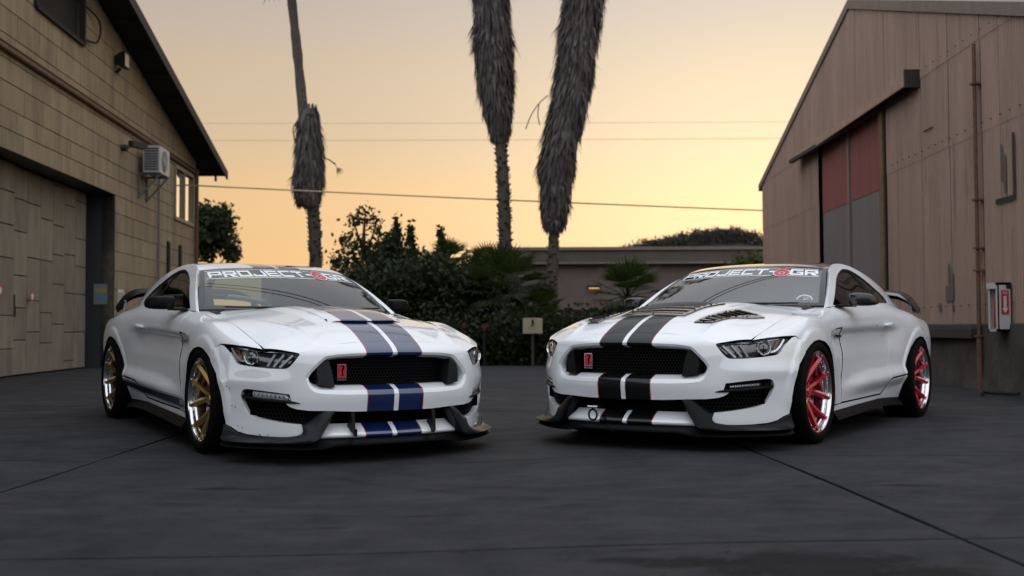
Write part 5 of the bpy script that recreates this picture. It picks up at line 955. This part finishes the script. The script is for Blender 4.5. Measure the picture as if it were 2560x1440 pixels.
        wo=cdt  # window trim: black band just inside the opening
        ctr=np.array([green(a_,b_) for a_,b_ in wi]); inn=wi+(cw-wi)/np.linalg.norm(cw-wi,axis=1)[:,None]*.022; i3=np.array([green(a_,b_) for a_,b_ in inn])
        n_=np.array([0,1,.55])/1.14; sheet('window_trim',[ctr-n_*.004,ctr*.5+i3*.5-n_*.003,i3-n_*.008],M['black_s'],car,closed=True,mir=mir)
        k=MB(); k.loft([[green(np.array(x),np.array(z))+np.array([0,d,0]) for z,d in ((.95,-.016),(1.235,-.018),(1.235,-.006),(.95,-.004))] for x in (-1.80,-1.86)]); k.build('window_pillar',M['black_s'],car,mir=mir)
        # mirror
        k=MB(); secs=[]
        for t,(y,x0,x1,z0,z1) in enumerate(((.868,-.918,-1.005,.948,1.018),(.876,-.895,-1.022,.940,1.029),(.905,-.880,-1.03,.937,1.035),(.95,-.884,-1.035,.936,1.036),(1.0,-.905,-1.04,.938,1.032),(1.035,-.935,-1.043,.943,1.020),(1.052,-.965,-1.043,.952,1.003),(1.057,-.995,-1.04,.962,.99))):
            xm,zm=(x0+x1)/2,(z0+z1)/2; secs.append([(xm+(x0-xm)*np.sign(math.cos(a))*abs(math.cos(a))**.42,y,zm+(z1-zm)*np.sign(math.sin(a))*abs(math.sin(a))**.42) for a in np.linspace(0,2*math.pi,28,endpoint=False)])
        k.loft(secs); mm=k.build('wing_mirror',v['mirror'],car,mir=mir,angle=50)
        k=MB(); k.loft([[(-.78,.80,.930),(-.78,.815,.945),(-.92,.815,.955),(-.93,.80,.932)],[(-.83,.85,.928),(-.83,.855,.945),(-.95,.855,.950),(-.95,.85,.930)],[(-.90,.90,.930),(-.90,.90,.944),(-1.0,.90,.944),(-1.0,.90,.930)]]); k.build('mirror_arm',M['black_g'],mm,mir=mir,angle=40)
        k=MB(); k.add([(-1.046,.885,.955),(-1.046,1.035,.955),(-1.046,1.035,1.018),(-1.046,.885,1.018)],[(0,1,2,3)]); k.build('mirror_glass',M['chrome'],mm,mir=mir)
        # wheels, arch liners
        for X,fr in ((0,True),(-2.72,False)):
            make_wheel('wheel',car,X,s,v['spoke'],v['pin'],fr)
            k=MB(); a_=np.linspace(-.35,math.pi+.35,22) ; rr=.43 if fr else .43; cx=X+(.02 if fr else .01)
            top_=.365; G=[[(cx+rr*math.cos(t)*1.02,y,.32+min(.42,1)*math.sin(t)*.97) for y in (.50,.90)] for t in a_]; G=np.array(G); n2,m2=G.shape[:2]; k.add(G.reshape(-1,3),[(i*m2+j,i*m2+j+1,(i+1)*m2+j+1,(i+1)*m2+j) for i in range(n2-1) for j in range(m2-1)])
            k.add([(cx-.55,.50,.08),(cx+.55,.50,.08),(cx+.55,.50,.78),(cx-.55,.50,.78)],[(0,1,2,3)]); k.build('arch_liner',M['void'],car,mir=mir)
        # tail lamps
        for i in range(3):
            k=MB(); y0=.40+.105*i; k.loft([[(-3.80+.35*max(0,y-.5)**2,y,z) for z in (.70,.84)]+[(-3.76+.35*max(0,y-.5)**2,y,z) for z in (.84,.70)] for y in (y0,y0+.07)]); k.build('tail_light',M['tail'],car,mir=mir)
        k=MB(); tu=[(-.52,.30+.0,.0)]
        k.bar((-.475,.06,.955),(-.575,.60,.958),.012,.010); k.build('windscreen_wiper',M['black_m'],car,mir=mir) if s>0 else k.build('windscreen_wiper',M['black_m'],car,mir=True)
    if v['sidestripe']:
        zt_=curve([-2.265,-1.886,-1.265,-.795,-.471],[.359,.349,.340,.333,.324]); zb_=curve([-2.294,-1.908,-1.374,-.903,-.513],[.297,.280,.270,.261,.254])
        for s in (1,-1):
            k=MB(); xs=np.linspace(-2.262,-.405,60)
            for f0,f1 in ((-.05,.0),(.10,.88),(.97,1.03)):
                rows=[]
                for f_ in np.linspace(f0,f1,5): z=zt_(xs)*(1-f_)+zb_(xs)*f_; rows.append(side(xs,side_v(xs,z))+[0,.0065,0])
                G=np.array(rows); n_,m_=G.shape[:2]; k.add(G.reshape(-1,3),[(i*m_+j,(i+1)*m_+j,(i+1)*m_+j+1,i*m_+j+1) for i in range(n_-1) for j in range(m_-1)])
            st_=k.build('side_stripe',M['navy_v'],car,mir=s<0)
            V,F=text_mesh('GT350',.040); x=-.485+V[:,0]*s*-1; z=.2925+V[:,1]; P_=side(x,side_v(x,z))+[0,.0085,0]; P_[:,1]*=s; mk('stripe_letters',P_,F if s<0 else [f[::-1] for f in F],M['vinyl'],st_,angle=None)
    # lower bar with stripes
    ts=np.linspace(-.49,.49,61); sec=[(-.092,.240),(-.085,.241),(-.035,.212),(-.016,.196),(-.004,.184),(.0,.178),(-.002,.168),(-.012,.160),(-.06,.156),(-.10,.158)]
    G=np.array([[B0(t,.2)*[1,1,0]+[dx,0,z] for t in ts] for dx,z in sec]); sh=np.clip((np.abs(ts)-.43)/.06,0,1)[None,:]*np.clip((G[:,:,2]-.16)/.08,0,1); G[:,:,1]-=np.sign(ts)[None,:]*sh*.06
    sheet('lower_bar',G,pb,car,angle=25)
    # splitter
    ts=np.linspace(-1.13,1.13,81); at=np.abs(ts); of=np.interp(at,[0,.36,.44,.6,.8,.95,1.05,1.13],[.012,.012,.026,.035,.06,.085,.085,.04]); zb=np.interp(at,[0,.36,.46,.8,1.0,1.13],[.119,.117,.100,.100,.104,.104])
    base=B0(ts,.15); nrm=grad_n(B0,ts,ts*0+.3); nrm*=np.sign(nrm[:,:1]); nrm[:,2]=0
    base[:,1]=np.clip(base[:,1],-.93,.93)
    def ro(o_,z): P=base+nrm*np.asarray(o_)[:,None]; P[:,2]=z; return P
    G=np.array([ro(of*0-.10,zb*0+.168),ro(of*0-.022,zb*0+.163),ro(of*0-.012,zb*0+.150),ro(of-.010,zb+.012),ro(of,zb+.006),ro(of,zb-.002),ro(of-.01,zb-.005),ro(of*0-.35,zb-.003)]); spl=sheet('front_splitter',G,M['black_s'],car,angle=25)
    if v['shelby']:
        k=MB(); wt=.052; x0=-.232
        Sp=lambda a,b:(lambda P:P)(np.stack([np.interp(b,[0,1],[0,1])*0+B0(a,b*0+.15)[...,0]+.0035-.010*b+.004*0,B0(a,b*0+.15)[...,1],.128+.0185*b],-1))
        for i,ch in enumerate('SHELBY'):
            for r in glyph_rects(ch,1.5,.24): quad_to(k,[(x0+i*.0825+p[0]/1.5*wt,p[1]) for p in r],Sp,1)
        k.build('splitter_letters',M['black_m'],spl,kind='stuff')
    # badge
    k=MB(); bc=np.array([.895,v['by'],.556]); bx=lambda y0,y1,z0,z1,x0,x1:[(x0,bc[1]+y0,bc[2]+z0),(x1,bc[1]+y0,bc[2]+z0),(x1,bc[1]+y1,bc[2]+z0),(x0,bc[1]+y1,bc[2]+z0)],
    def bxx(m,y0,y1,z0,z1,x0,x1,mi=0): m.box((bc[0]+x0,bc[1]+y0,bc[2]+z0),(bc[0]+x1,bc[1]+y1,bc[2]+z1),mi)
    bxx(k,-.030,.030,-.050,.050,-.02,0); bg=k.build('grille_badge',M['chrome'],car)
    k=MB(); bxx(k,-.0265,.0265,-.030,.0465,.0,.0022); k.build('badge_field',M['badge_red'],bg)
    k=MB(); bxx(k,-.0265,.0265,-.0465,-.032,.0,.0022); k.build('badge_foot',M['badge_dk'],bg)
    k=MB(); sn=crv([(-.012,.030),(-.004,.038),(.006,.036),(.010,.026),(.005,.016),(.000,.006),(.003,-.006),(.008,-.018),(-.002,-.023),(-.013,-.021)],5); wd=np.interp(np.linspace(0,1,len(sn)),[0,.12,.3,.45,.7,.9,1],[.002,.006,.010,.011,.007,.005,.002])
    tg=np.gradient(sn,axis=0); tg/=np.linalg.norm(tg,axis=1)[:,None]; nr=np.stack([-tg[:,1],tg[:,0]],1); L_=sn+nr*wd[:,None]/2; R_=sn-nr*wd[:,None]/2
    V=[(bc[0]+.0032,bc[1]+p[0],bc[2]+p[1]) for p in np.concatenate([L_,R_])]; n_=len(sn); k.add(V,[(i,n_+i,n_+i+1,i+1) for i in range(n_-1)]); k.build('badge_snake',M['void'],bg)
    if v['fins']:
        for s in (1,-1):
            k=MB(); k.loft([[(.965,.262,.325),(.965,.288,.325),(.955,.288,.325),(.955,.262,.325)],[(1.0,.268,.18),(1.0,.280,.18),(.90,.285,.22),(.90,.262,.22)]]); k.box((.93,.262,.17),(1.008,.266,.215)); k.build('splitter_support',M['black_s'],car,mir=s<0)
    if v['tow']:
        k=MB(); a=np.linspace(0,2*math.pi,25); y0,z0=-.205,.212; k.tube([(1.035+.0*t,y0+.030*math.cos(t),z0+.034*math.sin(t)) for t in a],.0065,8,caps=False); tw=k.build('tow_hook',M['black_s'],car)
        k=MB(); k.tube([(1.035,y0-.036,.262),(1.035,y0+.036,.262)],.009,10); k.build('tow_pin',M['chrome'],tw); k=MB(); k.tube([(.88,y0,.262),(1.04,y0,.262)],.011,10); k.build('tow_stem',M['black_m'],tw)
    if v['rivets']:
        for s in (1,-1):
            k=MB()
            for t,z in ((1.120,.462),(1.098,.452),(1.075,.345),(1.045,.338),(1.020,.222),(.985,.214),(.86,.178),(.80,.178),(.55+.3,.172),):
                p=bump(np.array(t),np.array(z)); n=grad_n(bump,np.array(t),np.array(z)); n*=np.sign(n[0]); k.tube([p,p+n*.003],.004,7)
            k.build('bumper_rivets',M['chrome'],car,mir=s<0,kind='stuff')
    # --- hood
    hs=np.concatenate([B_SEAM,B_SEAM2]); hx=bump(hs[:,0],hs[:,1])[:,:2]; hx[:,0]-=.004
    side_e=[(.690,.743),(.60,.747),(.50,.7485),(.3,.749),(0,.749),(-.3,.750),(-.50,.760),(-.60,.772)]; rear=[(-.665,.772),(-.745,.735),(-.665,.60),(-.560,.40),(-.495,.2),(-.475,0)]
    near=np.concatenate([hx,side_e,rear[:-1]]); hp=np.concatenate([near,[rear[-1]],(near*[1,-1])[::-1][:-1]])
    holes=[]
    hood_o=panel('hood',hood,hp,ph,car,h=.024,flange=.03,bevel=.0025,gap=.0008,holes=holes,dark=M['void'])
    if v['scoop']:
        # raised centre scoop with an open front lip
        ys=np.linspace(-.262,.262,25); xs=np.linspace(.585,-.15,30)
        def lip(y): return .585-.06*np.abs(y/.262)**2.2
        G=[]
        for i,t in enumerate(np.linspace(0,1,26)):
            row=[]
            for y in ys:
                x=lip(y)*(1-t)+(-.20)*t; z=float(hood(np.array(x),np.array(y))[2]); up=.017*(1-sst(t*1.1))*(1-np.abs(y/.262)**8)+.0015; row.append((x,y,z+up))
            G.append(row)
        G=np.array(G); G0=G[0].copy(); G0[:,2]-=.010; G00=G0.copy(); G00[:,0]-=.12; sheet('hood_scoop',np.concatenate([[G00,G0+[.002,0,.003]],G]),v['scoopm'],hood_o,angle=40)
        k=MB(); V=[]; 
        for y in ys: x=lip(y)-.012; z=float(hood(np.array(x),np.array(y))[2]); V+=[(x,y,z+.0015),(x-.05,y,z+.018)]
        k.add(V,[(2*i,2*i+1,2*i+3,2*i+2) for i in range(len(ys)-1)]); k.build('scoop_slot',M['void'],hood_o)
    if v['louver']:
        def slab(name,quad,nsl,frame=.018,bolts=True):
            quad=np.array(quad,float)   # a,b,c,d corners (x,y): front-inner, front-outer, rear-outer, rear-inner
            bl=lambda s_,t_: (quad[0]*(1-s_)*(1-t_)+quad[1]*s_*(1-t_)+quad[2]*s_*t_+quad[3]*(1-s_)*t_)
            def pt(s_,t_,up): q=bl(s_,t_); return hood(np.array(q[0]),np.array(q[1]))+[0,0,up]
            rim=[]; n=8
            per=[(i/n,0) for i in range(n)]+[(1,i/n) for i in range(n)]+[(1-i/n,1) for i in range(n)]+[(0,1-i/n) for i in range(n)]
            L=np.linalg.norm(quad[3]-quad[0]); Wd=np.linalg.norm(quad[1]-quad[0]); fa,fb=frame/Wd,frame/L
            inn=[(min(max(s_,fa),1-fa),min(max(t_,fb),1-fb)) for s_,t_ in per]
            o=sheet(name,[[pt(*q,.0012) for q in per],[pt(*q,.009) for q in per],[pt(*q,.009) for q in inn],[pt(*q,.002) for q in inn]],M['black_g'],hood_o,closed=True,angle=30)
            k=MB(); k.add([pt(s_,t_,.0016) for t_ in np.linspace(0,1,9) for s_ in np.linspace(0,1,9)],[(i*9+j,i*9+j+1,(i+1)*9+j+1,(i+1)*9+j) for i in range(8) for j in range(8)]); k.build('louver_gap',M['void'],o)
            for i in range(nsl):
                t0=fb+(1-2*fb)*(i+.42)/nsl; t1=fb+(1-2*fb)*(i+1.0)/nsl; ss=np.linspace(fa*.6,1-fa*.6,9)
                sheet('louver_slat',[[pt(s_,t0,.004) for s_ in ss],[pt(s_,t0+.0*t1,.011) for s_ in ss],[pt(s_,t1,.006) for s_ in ss]],M['black_g'],o,angle=30)
            k=MB()
            for s_,t_ in [(.5*fa,.3),(.5*fa,.7),(1-.5*fa,.3),(1-.5*fa,.7),(.5,.5*fb)]: p=pt(s_,t_,.009); k.tube([p,p+[0,0,.004]],.006,7)
            k.build('louver_bolts',M['black_m'],o,kind='stuff')
        slab('hood_louver',[(.585,-.235),(.585,.235),(.02,.285),(.02,-.285)],6,.028)
        for s in (1,-1): slab('side_louver',[(.69,.355*s),(.655,.462*s),(.255,.665*s),(.10,.40*s)][::1],7,.018)
        for s in (1,-1): pass
    # --- windscreen
    u=np.linspace(-1,1,41); w=np.linspace(0,1,17); U,Wg=np.meshgrid(u,w,indexing='ij')
    wsn=sheet('windscreen',wind(-U,Wg),v['ws'],car,angle=60)
    up_=np.array([.5,0,.86])
    fr=[]; outer=[(a,0) for a in u]+[(1,b) for b in w[1:]]+[(a,1) for a in u[::-1][1:]]+[(-1,b) for b in w[::-1][1:-1]]; outer=np.array(outer); inner=np.stack([np.clip(outer[:,0],-.945,.945),np.clip(outer[:,1],.06,.972)],1)
    sheet('windscreen_border',[wind(outer[:,0],outer[:,1])+up_*.001,wind(outer[:,0]*.5+inner[:,0]*.5,outer[:,1]*.5+inner[:,1]*.5)+up_*.001,wind(inner[:,0],inner[:,1])+up_*.001],M['frit'],wsn,closed=True,angle=60)
    Bw=lambda a,b: wind(-.925+1.85*a,.735+.185*b)+up_*.0022
    k=MB(); word='PROJECT-'; cw=.1085; ca=0.0; sh=.012
    pos=0.012; pieces=[]
    for ch in 'PROJECT-6GR':
        wd={'-':.048,'6':.112}.get(ch,.0985); pieces.append((ch,pos,wd)); pos+=wd+(.0025 if ch in '-6' else .0075)
    tot=pos
    for ch,p0,wd in pieces:
        if ch=='6': continue
        for r in glyph_rects(ch,1.25 if ch!='-' else .6): quad_to(k,[((p0+p[0]/(1.25 if ch!='-' else .6)*wd*.97)/tot+ (p[1]-.5)*sh*(-1)*0 + (.5-p[1])*.010*0 + p[1]*(-.012)+.006,p[1]) for p in r],Bw,3)
    p6=[q for q in pieces if q[0]=='6'][0]; a6=p6[1]/tot; b6=(p6[1]+p6[2])/tot
    for x0,x1,z0,z1 in ((.0,a6-.01,-.20,-.12),(b6-.004,1.0,-.20,-.12),(-.012,a6+.01,1.12,1.18),(b6,.99,1.12,1.18)):
        for i in range(6): quad_to(k,[(x0+(x1-x0)*i/6,z0),(x0+(x1-x0)*(i+1)/6,z0),(x0+(x1-x0)*(i+1)/6,z1),(x0+(x1-x0)*i/6,z1)],Bw,1)
    k.build('banner_letters',M['vinyl'],wsn,kind='stuff')
    th=np.linspace(0,2*math.pi,30,endpoint=False); c6=(a6+b6)/2
    six_o=[(c6+.050*math.cos(t),.32+.52*math.sin(t)) for t in th]; tail=[(c6+.052,1.26),(c6+.004,1.22),(c6-.030,.90),(c6-.046,.50),(c6-.010,.70),(c6+.020,.98)]
    def blob(scale,dz,mm,nm):
        kk=MB(); Bo=lambda a,b: Bw(a,b)+up_*dz
        ring=[(c6+(p[0]-c6)*scale,.32+(p[1]-.32)*scale) for p in six_o]; ri=[(c6+.019*math.cos(t),.30+.17*math.sin(t)) for t in th] if scale<1.05 else [(c6+.013*math.cos(t),.30+.12*math.sin(t)) for t in th]
        V=np.array(ring+ri); kk.add(Bo(V[:,0],V[:,1]),[(i,(i+1)%30,30+(i+1)%30,30+i) for i in range(30)])
        cc=np.mean(tail,axis=0); tl=np.array([(cc[0]+(p[0]-cc[0])*scale,cc[1]+(p[1]-cc[1])*scale) for p in tail]); kk.add(Bo(tl[:,0],tl[:,1])+up_*.0004,[(0,1,2,5),(2,3,4,5)]); kk.build(nm,mm,wsn)
    blob(1.12,.0006,M['vinyl'],'banner_numeral_outline'); blob(1.0,.0014,M['red_v'],'banner_numeral')
    if v['sticker']:
        k=MB(); cu,cw_=.82,.105
        for i in range(14):
            a0=math.pi*(.02+.96*i/14); a1=a0+.13
            k.add(wind(np.array([cu+.075*math.cos(a0),cu+.075*math.cos(a1),cu+.060*math.cos(a1),cu+.060*math.cos(a0)]),np.array([cw_+.125*math.sin(a0),cw_+.125*math.sin(a1),cw_+.098*math.sin(a1),cw_+.098*math.sin(a0)]))+up_*.002,[(0,1,2,3)])
        for i in range(6): a0=math.pi*(.1+.1*i); k.add(wind(np.array([cu-.01,cu+.055*math.cos(a0),cu+.05*math.cos(a0+.06),cu-.01]),np.array([cw_,cw_+.09*math.sin(a0),cw_+.085*math.sin(a0+.06),cw_+.004]))+up_*.002,[(0,1,2,3)])
        k.build('round_sticker',M['vinyl'],wsn,kind='stuff')
    # --- roof, rear glass, deck, rear end
    rx=np.concatenate([np.linspace(-1.305,-3.18,28)]); e=green(rx,zr(rx))[:,1]-.003; fr_y=np.linspace(.588,0,9)[:-1]; frontc=np.stack([-1.199-.080*(fr_y/.592)**2,fr_y],1)[::-1]
    near=np.concatenate([[(-1.199,0)],frontc,np.stack([rx,e],1)]); rp=np.concatenate([near,(near*[1,-1])[::-1][:-1]])
    gx=np.linspace(-2.42,-3.10,10); gy=(green(gx,zr(gx))[:,1]-.085); rg=np.concatenate([np.stack([gx,gy],1),np.stack([gx,-gy],1)[::-1]])
    panel('roof',roof2,rp,v['roof'],car,holes=[rg],h=.04,gap=.001)
    panel('rear_window',roof2,rg,M['ws'],car,h=.06,off=-.006,flange=0)
    dx=np.linspace(-3.12,-3.74,8); G=[]
    for x in dx:
        yy=np.linspace(-1,1,21); ye=float(side(np.array(x),np.array(6.0))[1]); ze=float(side(np.array(x),np.array(6.0))[2]); G.append([(x,ye*q,ze+.055*(1-abs(q)**3)*np.interp(x,[-3.74,-3.12],[.9,1.0])) for q in yy])
    sheet('trunk_lid',G,pw,car,angle=50)
    G=[]
    for vv in np.linspace(6,0,14):
        x=-3.735-.09*math.sin(math.pi*(6-vv)/6)*.9; p=side(np.array(-3.735),np.array(vv)); yy=np.linspace(-1,1,21); G.append([(x+.10*abs(q)**3-.02*(1-abs(q)),p[1]*q*1.005,p[2]) for q in yy])
    sheet('rear_bumper',G,pw,car,angle=40)
    # rear spoiler: blade arching over the deck
    yy=np.linspace(-.70,.70,41); top=np.interp(np.abs(yy),[0,.2,.40,.48,.53,.59,.63,.67,.70],[1.136,1.135,1.128,1.117,1.107,1.076,1.042,.985,.945]); ch=np.interp(np.abs(yy),[0,.5,.7],[.19,.17,.13]); th_=np.interp(np.abs(yy),[0,.4,.55,.7],[.05,.055,.05,.03])
    G=[[(-3.60-.02,y,t-.012) for y,t in zip(yy,top)],[(-3.58,y,t-.004-.3*h_) for y,t,h_ in zip(yy,top,th_)],[(-3.60,y,t) for y,t in zip(yy,top)],[(-3.60-c*.6,y,t+.012) for y,t,c in zip(yy,top,ch)],[(-3.60-c,y,t+.028) for y,t,c in zip(yy,top,ch)],[(-3.60-c,y,t+.012) for y,t,c in zip(yy,top,ch)],[(-3.60-c*.5,y,t-h_) for y,t,c,h_ in zip(yy,top,ch,th_)],[(-3.59,y,t-h_) for y,t,h_ in zip(yy,top,th_)]]
    wgp=sheet('rear_spoiler',G[1:],v['wing'],car,angle=40)
    for s in (1,-1): k=MB(); k.loft([[(-3.58,.645,.93),(-3.58,.665,.93),(-3.75,.665,.93),(-3.75,.645,.93)],[(-3.59,.628,1.03),(-3.59,.645,1.03),(-3.74,.645,1.03),(-3.74,.628,1.03)]]); k.build('spoiler_strut',M['black_g'],wgp,mir=s<0)
    # --- cabin
    k=MB(); k.box((-3.0,-.70,.22),(-.35,.70,.26)); k.add([(-.45,.74,.25),(-3.0,.70,.25),(-3.0,.66,.93),(-.70,.76,.90)],[(0,1,2,3)]); k.add([(-.45,-.74,.25),(-3.0,-.70,.25),(-3.0,-.66,.93),(-.70,-.76,.90)],[(3,2,1,0)]); k.add([(-2.75,-.66,.25),(-2.75,.66,.25),(-3.1,.60,.98),(-3.1,-.60,.98)],[(0,1,2,3)]); k.build('cabin_tub',M['lining'],car)
    G=[[(x,y,z-.02*(y/.7)**2) for y in np.linspace(-.70,.70,15)] for x,z in ((-.44,.925),(-.62,.945),(-.85,.935),(-.98,.90),(-1.02,.80),(-.95,.55))]; sheet('dashboard',G,M['lining'],car)
    k=MB(); k.loft([[(-.95,.30,.935),(-.95,.50,.935),(-.95,.52,.90),(-.95,.28,.90)],[(-.80,.33,.96),(-.80,.47,.96),(-.80,.50,.92),(-.80,.30,.92)]]); k.build('instrument_hood',M['lining'],car)
    for s in (1,-1):
        k=MB(); k.loft([[(-1.35,.14,.30),(-1.35,.62,.30),(-1.35,.62,.50),(-1.35,.14,.50)],[(-1.85,.14,.28),(-1.85,.62,.28),(-1.85,.60,.46),(-1.85,.16,.46)]]); st=k.build('seat',M['lining'],car,mir=s<0)
        k=MB(); secs=[]
        for z,x,w2,d in ((.42,-1.80,.23,.12),(.60,-1.86,.25,.13),(.80,-1.94,.24,.11),(.92,-2.0,.19,.09),(.98,-2.03,.13,.08),(1.10,-2.07,.12,.07),(1.135,-2.08,.09,.05)): secs.append([(x+d*.5*math.cos(a),s*0+.38+w2*np.sign(math.sin(a))*abs(math.sin(a))**.7,z) for a in np.linspace(0,2*math.pi,14,endpoint=False)])
        k.loft(secs); k.build('seat_back',M['lining'],st,mir=s<0)
    k=MB(); a=np.linspace(0,2*math.pi,33); sc_=np.array([-1.09,.38,.87]); k.tube([sc_+.185*(np.array([0,1.,0])*math.cos(t)+np.array([.38,0,.92])*math.sin(t)) for t in a],.014,8,caps=False)
    for t in (0,math.pi,-math.pi/2): k.bar(sc_+[.03,0,0],sc_+.18*(np.array([0,1.,0])*math.cos(t)+np.array([.38,0,.92])*math.sin(t)),.035,.02)
    k.build('steering_wheel',M['black_s'],car)
    k=MB(); k.loft([[(-1.17,-.11,1.115),(-1.17,.11,1.115),(-1.17,.10,1.17),(-1.17,-.10,1.17)],[(-1.20,-.12,1.11),(-1.20,.12,1.11),(-1.20,.11,1.175),(-1.20,-.11,1.175)]]); k.bar((-1.19,0,1.17),(-1.20,0,1.25),.03,.03); k.build('rear_view_mirror',M['black_m'],car)
    k=MB(); k.box((-3.65,-.62,.15),(.62,.62,.18)); k.box((-2.3,-.80,.17),(-.45,.80,.2)); k.build('underbody',M['void'],car)
    return car
# ------------------------------------------------------------ place the cars
M['navy_v']=mat('navy_vinyl',(.006,.010,.035),.4,0,.5)
M['foglens']=noisy('fog_lens',(.55,.56,.58),(.30,.31,.33),90,.12)
M['brow']=mat('reflector_chrome',(.45,.50,.56),.25,.8)
M['barlight']=mat('light_bar_grey',(.42,.45,.50),.22,.3,.4)
M['redrim']=mat('red_candy',(.52,.004,.022),.22,.35,.5); M['gold']=mat('satin_gold',(.43,.285,.085),.34,.85); M['badge_dk']=mat('badge_dark',(.08,.004,.01),.3)
BLUE=(.004,.014,.075); BLK=(.0035,.004,.0045); GLL=glass('windscreen_glass_clear',(.72,.95,.92),.46,ior=1.62); GLR=glass('windscreen_glass_tint',(.7,.8,.85),.22,ior=2.15)
vL=dict(label='white sports car with dark blue racing stripes, blue side stripe and gold wheels',hood=stripe_paint('hood_blue_stripes',BLUE),bump=stripe_paint('nose_blue_stripes',BLUE),roof=stripe_paint('roof_blue_stripes',BLUE),spoke=M['gold'],pin=False,led=False,carbon=True,shelby=False,by=-.319,fins=True,tow=False,rivets=True,scoop=True,scoopm=stripe_paint('scoop_blue_stripes',BLUE),louver=False,sticker=False,wing=M['black_s'],sidestripe=True,ws=GLL,mirror=M['black_s'])
vR=dict(label='white sports car with black racing stripes, black roof, hood louvers and red wheels',hood=stripe_paint('hood_black_stripes',BLK,.36,.25),bump=stripe_paint('nose_black_stripes',BLK,.36,.25),roof=M['black_g'],spoke=M['redrim'],pin=True,led=True,carbon=False,shelby=True,by=-.319,fins=False,tow=True,rivets=False,scoop=False,scoopm=None,louver=True,sticker=True,wing=M['black_g'],sidestripe=False,ws=GLR,mirror=mat('mirror_gloss_black',(.006,.006,.007),.28,0,.25))
def place(car,px,py,yaw,dz,cpi,cro,sg):
    F=np.array([sg*math.sin(yaw),-math.cos(yaw),cpi]); Nn=np.array([-sg*math.cos(yaw),-math.sin(yaw),cro]); Lf=Nn*(-1 if sg>0 else 1)
    F/=np.linalg.norm(F); Lf-=F*np.dot(F,Lf); Lf/=np.linalg.norm(Lf); U=np.cross(F,Lf); m=Matrix(((F[0],Lf[0],U[0],px),(F[1],Lf[1],U[1],py),(F[2],Lf[2],U[2],dz+1.36*cpi),(0,0,0,1)))
    car.matrix_world=m
place(make_car(vL),*CARL,1); place(make_car(vR),*CARR,-1)
